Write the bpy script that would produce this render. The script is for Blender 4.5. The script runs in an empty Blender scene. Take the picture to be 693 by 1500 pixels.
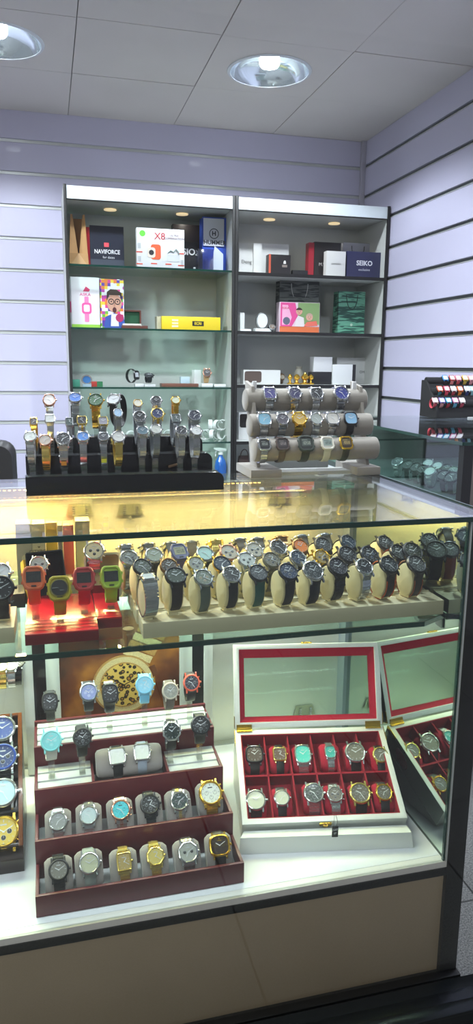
import bpy, bmesh, math, random
from mathutils import Vector, Matrix, Euler
random.seed(7)
S = bpy.context.scene
COL = S.collection
PI = math.pi
def R_(d): return math.radians(d)

# ------------------------------------------------------------------ camera
FPX, YAW, PITCH, ROLL, EYE = 1064.3748, 0.25371861, 0.20042991, 0.01032662, 1.30
cy, sy, cp, sp = math.cos(YAW), math.sin(YAW), math.cos(PITCH), math.sin(PITCH)
vF = Vector((sy*cp, cy*cp, -sp)); vR0 = Vector((cy, -sy, 0)); vU0 = vR0.cross(vF)
vR = vR0*math.cos(ROLL)+vU0*math.sin(ROLL); vU = -vR0*math.sin(ROLL)+vU0*math.cos(ROLL)
vC = Vector((0, 0, EYE))
cam = bpy.data.cameras.new('camera'); co = bpy.data.objects.new('camera', cam); COL.objects.link(co)
cam.sensor_fit = 'VERTICAL'; cam.sensor_height = 36; cam.sensor_width = 36*693/1500; cam.lens = 36*FPX/1500
cam.clip_start = 0.02; cam.clip_end = 60
mm = Matrix.Identity(4)
for i in range(3):
    mm[i][0] = vR[i]; mm[i][1] = vU[i]; mm[i][2] = -vF[i]; mm[i][3] = vC[i]
co.matrix_world = mm
S.camera = co
def ray(x, y): return vF + vR*((x-346.5)/FPX) - vU*((y-750)/FPX)
def atY(x, y, Y): d = ray(x, y); return vC + d*(Y/d.y)
def atZ(x, y, Z): d = ray(x, y); return vC + d*((Z-EYE)/d.z)
def atX(x, y, X): d = ray(x, y); return vC + d*(X/d.x)
def depth(p): return (Vector(p)-vC).dot(vF)

# ------------------------------------------------------------------ world, lights, exposure
w = bpy.data.worlds.new('world'); S.world = w; w.use_nodes = True
w.node_tree.nodes['Background'].inputs[0].default_value = (0.90, 0.92, 1.0, 1)
w.node_tree.nodes['Background'].inputs[1].default_value = 0.18
S.view_settings.view_transform = 'Standard'; S.view_settings.look = 'None'
S.view_settings.gamma = 1; S.view_settings.use_curve_mapping = False
S.view_settings.exposure = 0.0
S.cycles.transparent_max_bounces = 40
S.cycles.max_bounces = 10; S.cycles.glossy_bounces = 6
S.cycles.caustics_reflective = False; S.cycles.caustics_refractive = False
CEIL = 2.66; WALLY = 4.53; WALLX = 1.975
def light(name, kind, loc, energy, color, rot=(0, 0, 0), **kw):
    l = bpy.data.lights.new(name, kind); l.energy = energy; l.color = color
    for k, v in kw.items(): setattr(l, k, v)
    o = bpy.data.objects.new(name, l); COL.objects.link(o); o.location = loc; o.rotation_euler = rot
    return o
DL = [(1.08, 3.63), (-0.15, 3.63)]                       # the two downlights in view
DL_OUT = [(1.08, 2.2), (-0.15, 2.2), (1.08, 1.22), (-.15, 1.22), (-1.4, 3.63), (-1.4, 2.2)]   # the rest of the ceiling grid
light('front_fill_lamp', 'AREA', (-1.6, -1.3, 2.5), 62, (1.0, 0.95, 0.88), rot=(R_(52), 0, R_(-38)), shape='SQUARE', size=1.0)  # unseen fill added behind the camera to brighten the counter front
LAMPW = 112
for x, y in DL + DL_OUT:
    light('downlight_lamp', 'SPOT', (x, y, CEIL+0.02), LAMPW*(.42 if y < 1.5 else 1.0), (0.90, 0.95, 1.0), spot_size=R_(142), spot_blend=0.35, shadow_soft_size=0.06)
light('warm_strip_lamp', 'AREA', (-0.02, 1.590, 1.028), 15, (1.0, 0.72, 0.26), rot=(R_(-30), 0, 0), shape='RECTANGLE', size=1.2, size_y=0.012)
light('shelf_rear_fill', 'AREA', (0.1, 1.56, 0.832), 5.5, (0.86, 1.0, 0.93), rot=(R_(-20), 0, 0), shape='RECTANGLE', size=1.1, size_y=0.012)  # added fill under the rear of the shelf for the lower compartment
light('shelf_front_fill', 'AREA', (0.05, 1.142, 0.832), 3.6, (0.93, 0.97, 1.0), rot=(R_(14), 0, 0), shape='RECTANGLE', size=1.2, size_y=0.008)  # added fill under the shelf front edge, no fixture built
light('side_counter_fill', 'AREA', (1.9, 2.5, 1.04), 1.2, (0.9, 1.0, 1.0), rot=(0, 0, 0), shape='RECTANGLE', size=0.02, size_y=0.9)  # added fill inside the side counter, no fixture built
for x, y in ((0.36, 4.33), (0.80, 4.33), (1.25, 4.33), (1.72, 4.33)):
    light('cabinet_lamp', 'SPOT', (x, y, 2.125), .5, (1.0, 0.93, 0.82), spot_size=R_(150), spot_blend=0.5, shadow_soft_size=0.02)

# ------------------------------------------------------------------ materials
MATS = {}
def rgb(c):
    if isinstance(c, str):
        c = tuple(int(c[i:i+2], 16)/255 for i in (0, 2, 4))
        c = tuple(v/12.92 if v <= 0.04045 else ((v+0.055)/1.055)**2.4 for v in c)
    return (*c[:3], 1)
def mat(name, col, rough=0.5, metal=0.0, coat=0.0, bump=0.0, scale=200, var=0.0, emit=0, alpha=None, sheen=0, stretch=None, ior=None):
    key = (name,)
    if name in MATS: return MATS[name]
    m = bpy.data.materials.new(name); m.use_nodes = True; nt = m.node_tree; b = nt.nodes['Principled BSDF']
    c = rgb(col)
    b.inputs['Base Color'].default_value = c; b.inputs['Roughness'].default_value = rough; b.inputs['Metallic'].default_value = metal
    b.inputs['Coat Weight'].default_value = coat; b.inputs['Coat Roughness'].default_value = 0.04
    if sheen: b.inputs['Sheen Weight'].default_value = sheen
    if emit: b.inputs['Emission Color'].default_value = c; b.inputs['Emission Strength'].default_value = emit
    tc = nt.nodes.new('ShaderNodeTexCoord'); n = nt.nodes.new('ShaderNodeTexNoise'); n.inputs['Scale'].default_value = scale; n.inputs['Detail'].default_value = 4
    src = tc.outputs['Object']
    if stretch:
        mp = nt.nodes.new('ShaderNodeMapping'); mp.inputs['Scale'].default_value = stretch; nt.links.new(src, mp.inputs[0]); src = mp.outputs[0]
    nt.links.new(src, n.inputs['Vector'])
    if var or True:
        v = var or 0.04
        mx = nt.nodes.new('ShaderNodeMix'); mx.data_type = 'RGBA'
        mx.inputs['A'].default_value = tuple(x*(1-v) for x in c[:3])+(1,); mx.inputs['B'].default_value = tuple(min(1, x*(1+v)) for x in c[:3])+(1,)
        nt.links.new(n.outputs['Fac'], mx.inputs['Factor']); nt.links.new(mx.outputs['Result'], b.inputs['Base Color'])
    if bump:
        bp = nt.nodes.new('ShaderNodeBump'); bp.inputs['Strength'].default_value = bump; bp.inputs['Distance'].default_value = 0.001
        nt.links.new(n.outputs['Fac'], bp.inputs['Height']); nt.links.new(bp.outputs[0], b.inputs['Normal'])
    MATS[name] = m; return m
def glass(name, tint, base=0.0, rough=0.0):
    """thin pane: light passes straight through, Fresnel part reflects"""
    if name in MATS: return MATS[name]
    m = bpy.data.materials.new(name); m.use_nodes = True; nt = m.node_tree; nt.nodes.clear()
    o = nt.nodes.new('ShaderNodeOutputMaterial'); mx = nt.nodes.new('ShaderNodeMixShader'); tr = nt.nodes.new('ShaderNodeBsdfTransparent'); g = nt.nodes.new('ShaderNodeBsdfGlossy'); fr = nt.nodes.new('ShaderNodeFresnel')
    tr.inputs[0].default_value = rgb(tint); g.inputs['Roughness'].default_value = rough; g.inputs[0].default_value = (1, 1, 1, 1); ge = nt.nodes.new('ShaderNodeNewGeometry'); iv = nt.nodes.new('ShaderNodeMapRange'); iv.inputs['To Min'].default_value = 1.45; iv.inputs['To Max'].default_value = 1/1.45
    nt.links.new(ge.outputs['Backfacing'], iv.inputs['Value']); nt.links.new(iv.outputs[0], fr.inputs[0])
    if base:
        ad = nt.nodes.new('ShaderNodeMath'); ad.operation = 'ADD'; ad.inputs[1].default_value = base; ad.use_clamp = True
        nt.links.new(fr.outputs[0], ad.inputs[0]); nt.links.new(ad.outputs[0], mx.inputs[0])
    else: nt.links.new(fr.outputs[0], mx.inputs[0])
    nt.links.new(tr.outputs[0], mx.inputs[1]); nt.links.new(g.outputs[0], mx.inputs[2]); nt.links.new(mx.outputs[0], o.inputs[0])
    MATS[name] = m; return m
def metal(n):
    T = {'silver': ('C9CBCC', .22), 'steel': ('9EA3A6', .28), 'gold': ('E0B548', .22), 'palegold': ('E8D07A', .25), 'rose': ('D9A48C', .25), 'black': ('15161A', .35), 'gun': ('4A4B4E', .3), 'bronze': ('8A6A45', .35), 'brass': ('C9A13B', .25), 'white': ('E8E8E4', .4)}
    c, r = T[n]; return mat('metal_'+n, c, r, 0.0 if n in ('black', 'white') else 0.9, coat=.5 if n in ('black',) else 0)
def plain(c, rough=.5, coat=0, tag=''): return mat('plain_%s_%d%s%d' % (c, rough*100, tag, coat*10), c, rough, coat=coat)
def anymat(c, kind='rubber'):
    """metal name or hex colour"""
    T = ('silver', 'steel', 'gold', 'palegold', 'rose', 'black', 'gun', 'bronze', 'brass', 'white')
    if c in T: return metal(c)
    if kind == 'dial': return mat('dial_'+c, c, .45, 0, coat=.08)
    if kind == 'leather': return mat('leather_'+c, c, .55, bump=.4, scale=900)
    if kind == 'mesh': return mat('weave_'+c, c, .4, .6, bump=.6, scale=1500)
    return mat('rubber_'+c, c, .42)

# ------------------------------------------------------------------ mesh builder
class M:
    def __init__(s): s.v = []; s.f = []; s.mi = []; s.mats = []
    def m(s, mt):
        if mt not in s.mats: s.mats.append(mt)
        return s.mats.index(mt)
    def add(s, vs, fs, mt, T=None):
        o = len(s.v); k = s.m(mt)
        for p in vs:
            p = Vector(p); s.v.append(T @ p if T is not None else p)
        for f in fs: s.f.append([i+o for i in f]); s.mi.append(k)
        return s
    def box(s, x0, x1, y0, y1, z0, z1, mt, T=None):
        return s.add([(x0, y0, z0), (x1, y0, z0), (x1, y1, z0), (x0, y1, z0), (x0, y0, z1), (x1, y0, z1), (x1, y1, z1), (x0, y1, z1)],
                     [(3, 2, 1, 0), (4, 5, 6, 7), (0, 1, 5, 4), (1, 2, 6, 5), (2, 3, 7, 6), (3, 0, 4, 7)], mt, T)
    def loft(s, rings, mt, T=None, cap0=True, cap1=True, closed=False):
        n = len(rings[0]); vs = [p for r in rings for p in r]; fs = []
        L = len(rings)
        for i in range(L if closed else L-1):
            j = (i+1) % L
            for k in range(n):
                fs.append((i*n+k, i*n+(k+1) % n, j*n+(k+1) % n, j*n+k))
        if not closed:
            if cap0: fs.append(tuple(reversed(range(n))))
            if cap1: fs.append(tuple((L-1)*n+k for k in range(n)))
        return s.add(vs, fs, mt, T)
    def poly(s, pts, mt, T=None): return s.add(pts, [tuple(range(len(pts)))], mt, T)
    def prism(s, pts, z0, z1, mt, T=None):
        """2-D outline in local xy lifted from z0 to z1"""
        return s.loft([[(x, y, z0) for x, y in pts], [(x, y, z1) for x, y in pts]], mt, T)
    def tube(s, path, r, mt, T=None, n=8, closed=False):
        P = [Vector(p) for p in path]; rings = []
        up = Vector((0.123, 0.31, 0.94)).normalized()
        for i, p in enumerate(P):
            if closed: t = (P[(i+1) % len(P)]-P[i-1]).normalized()
            else: t = (P[min(i+1, len(P)-1)]-P[max(i-1, 0)]).normalized()
            a = t.cross(up)
            if a.length < 1e-4: a = t.cross(Vector((1, 0, 0)))
            a.normalize(); b = t.cross(a); rr = r[i] if isinstance(r, (list, tuple)) else r
            rings.append([p+a*math.cos(2*PI*k/n)*rr+b*math.sin(2*PI*k/n)*rr for k in range(n)])
        return s.loft(rings, mt, T, closed=closed)
    def lathe(s, prof, mt, T=None, n=24, sx=1, sy=1):
        return s.loft([[(math.cos(2*PI*k/n)*r*sx, math.sin(2*PI*k/n)*r*sy, z) for k in range(n)] for r, z in prof], mt, T)
    def build(s, name, parent=None, bevel=0, smooth=True, loc=None, rot=None, seg=2):
        me = bpy.data.meshes.new(name); me.from_pydata([tuple(p) for p in s.v], [], s.f)
        for mt in s.mats: me.materials.append(mt)
        me.polygons.foreach_set('material_index', s.mi)
        bm = bmesh.new(); bm.from_mesh(me); bmesh.ops.recalc_face_normals(bm, faces=bm.faces)
        if bevel:
            es = [e for e in bm.edges if len(e.link_faces) == 2 and e.calc_face_angle(0) > .5]
            bmesh.ops.bevel(bm, geom=es, offset=bevel, segments=seg, affect='EDGES', profile=.6)
        bm.to_mesh(me); bm.free()
        if smooth:
            me.shade_smooth(); me.set_sharp_from_angle(angle=R_(38))
        o = bpy.data.objects.new(name, me); COL.objects.link(o)
        if parent: o.parent = parent
        if loc is not None: o.location = loc
        if rot is not None: o.rotation_euler = rot
        return o
LABELS = set()
def tag(o, label, cat, group=None, kind=None):
    o['label'] = label; o['category'] = cat
    if group: o['group'] = group
    if kind: o['kind'] = kind
    return o
def empty(name, label, cat, loc=(0, 0, 0), rot=(0, 0, 0), group=None):
    o = bpy.data.objects.new(name, None); COL.objects.link(o); o.location = loc; o.rotation_euler = rot; o.empty_display_size = .02
    return tag(o, label, cat, group)
def struct(o): o['kind'] = 'structure'; return o
def letter(txt, size, mt, T, parent, name='lettering', depth_=0.0006, align='CENTER', bold=0, sx=1):
    c = bpy.data.curves.new('t', 'FONT'); c.body = txt; c.size = size; c.extrude = depth_; c.align_x = align; c.align_y = 'CENTER'; c.offset = bold; c.resolution_u = 3
    o = bpy.data.objects.new('t', c); COL.objects.link(o)
    dg = bpy.context.evaluated_depsgraph_get(); me = bpy.data.meshes.new_from_object(o.evaluated_get(dg)); bpy.data.objects.remove(o)
    me.transform(T @ Matrix.Diagonal((sx, 1, 1, 1))); me.materials.clear(); me.materials.append(mt)
    for p in me.polygons: p.material_index = 0
    ob = bpy.data.objects.new(name, me); COL.objects.link(ob); ob.parent = parent; return ob
def front(x, y, z, rz=0):       # text / artwork frame facing the camera side (-Y)
    return Matrix.Translation((x, y, z)) @ Matrix.Rotation(rz, 4, 'Z') @ Matrix.Rotation(PI/2, 4, 'X')
ORD = ['first', 'second', 'third', 'fourth', 'fifth', 'sixth', 'seventh', 'eighth', 'ninth', 'tenth', 'eleventh', 'twelfth', 'thirteenth', 'fourteenth', 'fifteenth', 'sixteenth']
def ordi(i, n): return 'leftmost' if i == 0 else 'rightmost' if i == n-1 else ORD[i]

# ================================================================== STRUCTURE
wallm = mat('slatwall_lavender', 'C4C2DA', .42, var=.05, scale=3, coat=.1)
groove = mat('slat_groove_alu', 'D2D6D4', .3, .35)
darkg = mat('slat_gap', '4E5454', .6)
ceilm = mat('ceiling_board', 'DCD6D0', .65, var=.05, scale=5, bump=.2)
woodblk = mat('dark_espresso_wood', '171314', .35, coat=.3, var=.2, scale=40, stretch=(1, 1, 12))
def slat_wall(name, pts_fn, zs, n):
    pass
# back wall: slats with aluminium inserts
b = M(); g = M()
PITCHZ = 0.1735; Z0 = EYE+0.23*WALLY-0.005
levels = [Z0+0.168] + [Z0-PITCHZ*k for k in range(0, 14)]
levels = sorted([z for z in levels if 0.05 < z < CEIL])
prev = 0
for z in levels + [CEIL]:
    z1 = z-0.009 if z < CEIL else CEIL
    b.box(-3.2, WALLX, WALLY, WALLY+0.03, prev, z1, wallm); 
    if z < CEIL:
        g.box(-3.2, WALLX, WALLY+0.009, WALLY+0.029, z1, z+0.009, groove); g.box(-3.2, WALLX, WALLY-0.002, WALLY+0.009, z1, z1+0.004, groove)
    prev = z+0.009
struct(b.build('wall_back', bevel=0.002, seg=1)); struct(g.build('trim_1'))
b = M(); g = M(); prev = 0
rl = [EYE+t*WALLX for t in (.614, .523, .433, .343, .255, .168, .080, -.008, -.096, -.184, -.27, -.36, -.45, -.54)]
for z in sorted([z for z in rl if z > .05]) + [CEIL]:
    z1 = z-0.010 if z < CEIL else CEIL
    b.box(WALLX, WALLX+0.03, -1.0, WALLY+.03, prev, z1, wallm)
    if z < CEIL:
        g.box(WALLX+0.014, WALLX+.034, -1, WALLY, z1, z+.010, darkg); g.box(WALLX-0.002, WALLX+.014, -1, WALLY, z1, z1+.003, groove)
    prev = z+.010
struct(b.build('wall_right', bevel=0.002, seg=1)); struct(g.build('trim_2'))
c = M(); c.box(WALLX-.028, WALLX, WALLY-.028, WALLY-.001, 2.2, CEIL, mat('corner_alu', 'B9B7C4', .35, .3)); struct(c.build('trim_3', bevel=.002))
# ceiling of square boards with holes for downlights
LR = 0.195
c = M(); gx = [-3.2, -1.62, -1.02, -.42, .176, .776, 1.376, WALLX+.03]; gy = [-1.2, -.28, .32, .92, 1.515, 2.115, 2.715, 3.315, 3.912, 4.56]
holes = DL + DL_OUT
for i in range(len(gx)-1):
    for j in range(len(gy)-1):
        x0, x1, y0, y1 = gx[i]+.002, gx[i+1]-.002, gy[j]+.002, gy[j+1]-.002
        hs = [(hx, hy) for hx, hy in holes if x0 < hx < x1 and y0 < hy < y1]
        dz = random.uniform(-.0015, .0015)
        if not hs or x1-x0 > .7 or y1-y0 > .7: c.box(x0, x1, y0, y1, CEIL+dz, CEIL+.02+dz, ceilm); continue
        hx, hy = hs[0]; n = 32; r = LR-.004
        inner = [(hx+r*math.cos(2*PI*k/n), hy+r*math.sin(2*PI*k/n)) for k in range(n)]
        outer = []
        for k in range(n):
            a = 2*PI*k/n; dx, dy = math.cos(a), math.sin(a)
            t = min(((x1-hx)/dx if dx > 1e-6 else (x0-hx)/dx if dx < -1e-6 else 9), ((y1-hy)/dy if dy > 1e-6 else (y0-hy)/dy if dy < -1e-6 else 9))
            outer.append((hx+dx*t, hy+dy*t))
        # snap the nearest samples to the corners
        for cx_, cy_ in ((x0, y0), (x1, y0), (x0, y1), (x1, y1)):
            k = min(range(n), key=lambda q: (outer[q][0]-cx_)**2+(outer[q][1]-cy_)**2); outer[k] = (cx_, cy_)
        rings = [[(x, y, CEIL+dz) for x, y in outer], [(x, y, CEIL+dz) for x, y in inner], [(x, y, CEIL+.02+dz) for x, y in inner], [(x, y, CEIL+.02+dz) for x, y in outer]]
        c.loft(rings, ceilm, closed=True)
struct(c.build('ceiling', smooth=False))
c = M(); c.box(-3.2, WALLX+.04, -1.2, 4.6, CEIL+.16, CEIL+.18, mat('ceiling_void', '3A3A3C', .9)); struct(c.build('ceiling'))
refl = mat('reflector_chrome', 'D8E4EA', .12, .85); bulbm = mat('led_bulb', 'F4F8FF', .3, emit=28); ringm = mat('white_ring', 'DDE2E6', .3)
for i, (x, y) in enumerate(DL):
    t = empty('ceiling_downlight', ['round recessed downlight above the right cabinet, whole circle in view', 'round recessed downlight at the upper left edge, cut by the frame'][i], 'downlight', (x, y, CEIL), group='recessed ceiling downlights')
    M().loft([[(math.cos(2*PI*k/48)*q, math.sin(2*PI*k/48)*q, z) for k in range(48)] for q, z in ((LR+.006, -.001), (LR+.004, -.004), (LR-.008, -.006), (LR-.008, -.001))], ringm, closed=True).build('trim_ring', t)
    r = M(); prof = [(LR-.008, -.004), (LR-.02, .03), (.135, .062), (.10, .078), (.06, .088)]
    r.loft([[(math.cos(2*PI*k/48)*q, math.sin(2*PI*k/48)*q, z) for k in range(48)] for q, z in prof], refl, cap0=False, cap1=True); r.build('reflector', t)
    M().lathe([(.04, .02), (.047, .03), (.047, .085)], bulbm, n=24).build('bulb', t)
# floor
flm = bpy.data.materials.new('terrazzo_floor'); flm.use_nodes = True; nt = flm.node_tree; bb = nt.nodes['Principled BSDF']; bb.inputs['Roughness'].default_value = .45
tc = nt.nodes.new('ShaderNodeTexCoord'); vo = nt.nodes.new('ShaderNodeTexNoise'); vo.inputs['Scale'].default_value = 260; vo.inputs['Detail'].default_value = 3
rp = nt.nodes.new('ShaderNodeValToRGB'); rp.color_ramp.elements[0].position = .35; rp.color_ramp.elements[0].color = (.07, .07, .07, 1); rp.color_ramp.elements[1].position = .65; rp.color_ramp.elements[1].color = (.26, .26, .25, 1)
br = nt.nodes.new('ShaderNodeTexBrick'); br.offset = 0; br.inputs['Scale'].default_value = 1; br.inputs['Mortar Size'].default_value = .003; br.inputs['Brick Width'].default_value = .6; br.inputs['Row Height'].default_value = .6; br.inputs['Mortar'].default_value = (.12, .12, .12, 1); br.inputs['Color1'].default_value = (1, 1, 1, 1); br.inputs['Color2'].default_value = (.93, .93, .93, 1)
mp = nt.nodes.new('ShaderNodeMapping'); mp.inputs['Location'].default_value = (.21, .42, 0)
mu = nt.nodes.new('ShaderNodeMix'); mu.data_type = 'RGBA'; mu.blend_type = 'MULTIPLY'; mu.inputs['Factor'].default_value = 1
nt.links.new(tc.outputs['Object'], vo.inputs['Vector']); nt.links.new(vo.outputs['Fac'], rp.inputs[0]); nt.links.new(tc.outputs['Object'], mp.inputs[0]); nt.links.new(mp.outputs[0], br.inputs['Vector'])
nt.links.new(rp.outputs[0], mu.inputs['A']); nt.links.new(br.outputs['Color'], mu.inputs['B']); nt.links.new(mu.outputs['Result'], bb.inputs['Base Color'])
c = M(); c.box(-3.2, WALLX+.03, -1.2, 4.56, -.03, 0, flm); struct(c.build('floor'))

# shopfront sill and pane the photo is taken over
c = M(); sm = mat('sill_dark_metal', '23272A', .22, .6)
c.box(-1.5, 1.6, .93, 1.0, 0, .2, sm); c.box(-1.5, 1.6, .925, .95, .2, .206, sm); o = c.build('trim_4', bevel=.002); struct(o)
shopglass = glass('shop_pane', 'FAFCFD')
c = M(); c.box(-1.5, 1.9, .970, .976, .2, 2.64, shopglass); o = c.build('window_1'); struct(o)

# ================================================================== BACK CABINET
YC = 4.12
cw = mat('cabinet_white', 'D6DCE0', .4); cin = mat('cabinet_inner_board', 'C9CCC8', .5, var=.06, scale=4)
shglass = glass('shelf_glass', 'E8F5EF'); gedge = mat('glass_edge_green', '0F3A30', .12, coat=.6)
blk = mat('black_laminate', '0D0C0A', .5, coat=.05)
def cabinet(name, x0, x1, label, glassy, levels):
    t = empty(name, label, 'display cabinet', ((x0+x1)/2, YC+.2, 0)); ox = (x0+x1)/2; oy = YC+.2
    T = Matrix.Translation((-ox, -oy, 0))
    M().box(x0, x1, WALLY-.012, WALLY-.002, 0, 2.19, cin, T).build('back_panel', t)
    M().box(x0, x0+.014, YC, WALLY-.012, 0, 2.2, cin, T).build('side_panel', t)
    M().box(x1-.014, x1, YC, WALLY-.012, 0, 2.2, cin, T).build('side_panel', t)
    M().box(x0, x0+.016, YC-.012, YC, 0, 2.205, blk, T).build('stile', t, bevel=.001)
    M().box(x1-.016, x1, YC-.012, YC, 0, 2.205, blk, T).build('stile', t, bevel=.001)
    M().box(x0+.014, x1-.014, YC, WALLY-.012, 2.137, 2.15, cin, T).build('top_panel', t)
    M().box(x0+.016, x1-.016, YC-.006, YC+.008, 2.137, 2.2, mat('cabinet_fascia', 'E4EEF2', .3, coat=.3), T).build('fascia', t)
    M().box(x0+.016, x1-.016, YC-.006, YC+.008, 2.132, 2.137, blk, T).build('fascia_edge', t)
    for z in levels:
        if glassy:
            s = M().box(x0+.014, x1-.014, YC+.006, WALLY-.014, z-.008, z, shglass, T).build('shelf', t)
            M().box(x0+.014, x1-.014, YC+.003, YC+.006, z-.010, z, gedge, T).build('front_edge', s)
        else:
            s = M().box(x0+.014, x1-.014, YC+.004, WALLY-.014, z-.016, z, cin, T).build('shelf', t)
            M().box(x0+.014, x1-.014, YC-.002, YC+.004, z-.018, z, blk, T).build('front_edge', s)
    M().box(x0+.014, x1-.014, YC, WALLY-.014, .0, .6, cw, T).build('base_panel', t)
    for k in (.28, .72):
        x = x0+(x1-x0)*k; L = M().lathe([(.034, -.004), (.034, .0), (.02, .002)], mat('puck_light', 'FFE2B0', .4, emit=.8), Matrix.Translation((x-ox, .01, 2.135))); L.build('puck_light', t)
    return t
ZL = [.62, .857, 1.170, 1.488, 1.814]; ZR = [.62, .857, 1.186, 1.487, 1.809]
cabinet('display_cabinet', .122, 1.043, 'left open display cabinet with greenish glass shelves and black stiles', True, ZL)
cabinet('display_cabinet', 1.045, 1.968, 'right open display cabinet with black edged solid shelves beside slat wall', False, ZR)

# ================================================================== MAIN COUNTER
ZT = 1.0463; YF = 1.10; YB = 1.65; ZF = .363; ZS = .844
XL = -.75; XR = .755; XI = .713
tint = glass('counter_glass', 'F8FBFA'); mirror = mat('side_mirror', 'C4D4CA', .02, 1.0)
ctr = empty('glass_counter', 'large glass display counter with black frame and beige front panel', 'counter', (0, 1.4, 0))
T = Matrix.Translation((0, -1.4, 0))
beige = mat('beige_laminate', 'A09076', .5, var=.10, scale=7, coat=.0)
M().box(XL, XI+.005, 1.108, 1.12, .111, .333, beige, T).build('front_panel', ctr)
M().box(XL, XR, 1.085, 1.12, .066, .111, blk, T).build('plinth_rail', ctr, bevel=.003)
M().box(XI, XR-.004, 1.098, 1.14, .105, ZT-.009, blk, T).build('corner_post', ctr, bevel=.001)
M().box(XL, XI, 1.098, 1.13, .333, .350, blk, T).build('bottom_rail', ctr, bevel=.001)
M().box(XL, XI, 1.100, 1.125, .350, .3625, mat('white_strip', 'DCDAD2', .35), T).build('front_sill', ctr)
M().box(XL, XI, 1.12, YB, .345, ZF, mat('case_floor_white', 'DDE0E4', .25, coat=.3, var=.03, scale=6), T).build('case_floor', ctr)
M().box(XI-.0035, XI+.0005, 1.0995, 1.108, ZF, ZT-.009, mat('alu_strip', 'D5DAD6', .3, .3), T).build('corner_strip', ctr)
M().box(XL, XI-.005, 1.1015, 1.1065, ZF, ZT-.008, tint, T).build('front_glass', ctr)
M().box(XI-.008, XI-.004, 1.1015, 1.1075, ZF, ZT-.009, gedge, T).build('front_glass_edge', ctr)
tp = M().box(XL, XR, 1.090, YB+.01, ZT-.008, ZT, tint, T).build('top_glass', ctr)
M().box(XL, XR, 1.0855, 1.090, ZT-.009, ZT, gedge, T).build('front_edge', tp)
M().box(XL, XI, 1.098, 1.106, ZT-.0115, ZT-.0095, gedge, T).build('glass_joint', ctr)
M().box(XR, XR+.004, 1.0855, YB+.01, ZT-.009, ZT, gedge, T).build('side_edge', tp)
ms = glass('shelf_pane', 'EAF6F0')
sh = M().prism([(XL, 1.135), (.65, 1.135), (.705, 1.165), (.705, 1.63), (XL, 1.63)], ZS-.008, ZS, ms, T).build('glass_shelf', ctr)
M().box(XL, .65, 1.131, 1.135, ZS-.009, ZS, gedge, T).build('front_edge', sh)
M().prism([(.65, 1.131), (.708, 1.163), (.706, 1.165), (.65, 1.135)], ZS-.009, ZS, gedge, T).build('corner_edge', sh)
M().box(XI-.004, XI, 1.11, YB-.01, ZF, ZT-.009, mirror, T).build('side_mirror', ctr)
M().box(XI-.0042, XI-.002, 1.11, YB-.01, ZF, ZF+.006, mat('mirror_edge', '24352E', .3), T).build('mirror_edge', ctr)
door = mat('sliding_door_laminate', 'CBCBC2', .16, .25, coat=.5)
d1 = M().box(XL, .088, 1.632, 1.640, ZF+.004, ZT-.014, door, T).build('sliding_door', ctr)
d2 = M().box(.080, .700, 1.641, 1.649, ZF+.004, ZT-.014, door, T).build('sliding_door', ctr)
M().box(.700, XR-.002, 1.60, YB, ZF, ZT-.009, mat('grey_blue_stile', '7F8A96', .35, .2), T).build('rear_post', ctr)
M().box(XL, XI, 1.625, YB, ZF-.01, ZF+.004, mat('alu_track', 'A8ADAA', .3, .7), T).build('door_track', ctr)
for x in (XL+.1, .02, .69):
    M().box(x-.03, x+.03, 1.13, 1.18, 0, .068, blk, T).build('foot', ctr, bevel=.006)
# led strips: rail with beads; the cool one is added for light below
for nm, y0, z0, colr, x0, x1, e in (('warm_led_strip', 1.605, ZT-.014, 'FFC05A', XL, .48, 16), ('added_cool_strip', 1.615, ZS-.012, 'E4F4FF', XL, .64, 5)):
    s = M().box(x0, x1, y0-.006, y0+.006, z0, z0+.004, mat('led_rail', 'D8D4C4', .4), T).build(nm, ctr)
    q = M(); x = x0+.01
    while x < x1-.01: q.box(x, x+.005, y0-.003, y0+.003, z0-.002, z0, mat('bead_'+nm, colr, .4, emit=e), T); x += .0105
    q.build('led_beads', s)
# clear door locks on the sliding doors
acr = glass('acrylic', 'F2F4F0', base=.10, rough=.05)
chrome = metal('silver')
def door_lock(x, z, w_=.06):
    y = 1.630 if x < .085 else 1.639
    o = M(); o.prism([(-w_/2, -.012), (w_/2, -.012), (w_/2*.75, .014), (-w_/2*.75, .014)], 0, .004, mat('lock_plate', '9A9C86', .3, .6), front(x, y, z)); k = o.build('door_lock', ctr)
    for p in o.v: pass
    k.location = (0, -1.4, 0)
    for q in (-.016, .012):
        g2 = M()
        for i in range(5): g2.box(x+q, x+q+.006, y-.010, y-.003, z-.010+i*.0045, z-.008+i*.0045, chrome)
        s = g2.build('lock_teeth', k)
    M().lathe([(.004, 0), (.005, .004), (.003, .010)], chrome, front(x, y, z-.018)).build('lock_knob', k)
for x, z in ((.06, .978), (.173, .972), (.533, .985), (.611, .425)): door_lock(x, z)
# shelf corner bracket (clear clamp with dark screw)
o = M(); o.box(.66, .70, 1.17, 1.19, ZS-.016, ZS-.009, mat('bracket_grey', '7B857E', .3, .7), T); o.box(.7055, .708, 1.165, 1.19, ZS-.03, ZS+.0, mat('bracket_grey', '7B857E', .3, .7), T); o.build('shelf_bracket', ctr, bevel=.001)
o = M(); o.box(.66, .705, 1.50, 1.53, ZS-.016, ZS-.009, mat('bracket_grey', '7B857E', .3, .7), T); o.build('shelf_bracket', ctr, bevel=.001)

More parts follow.
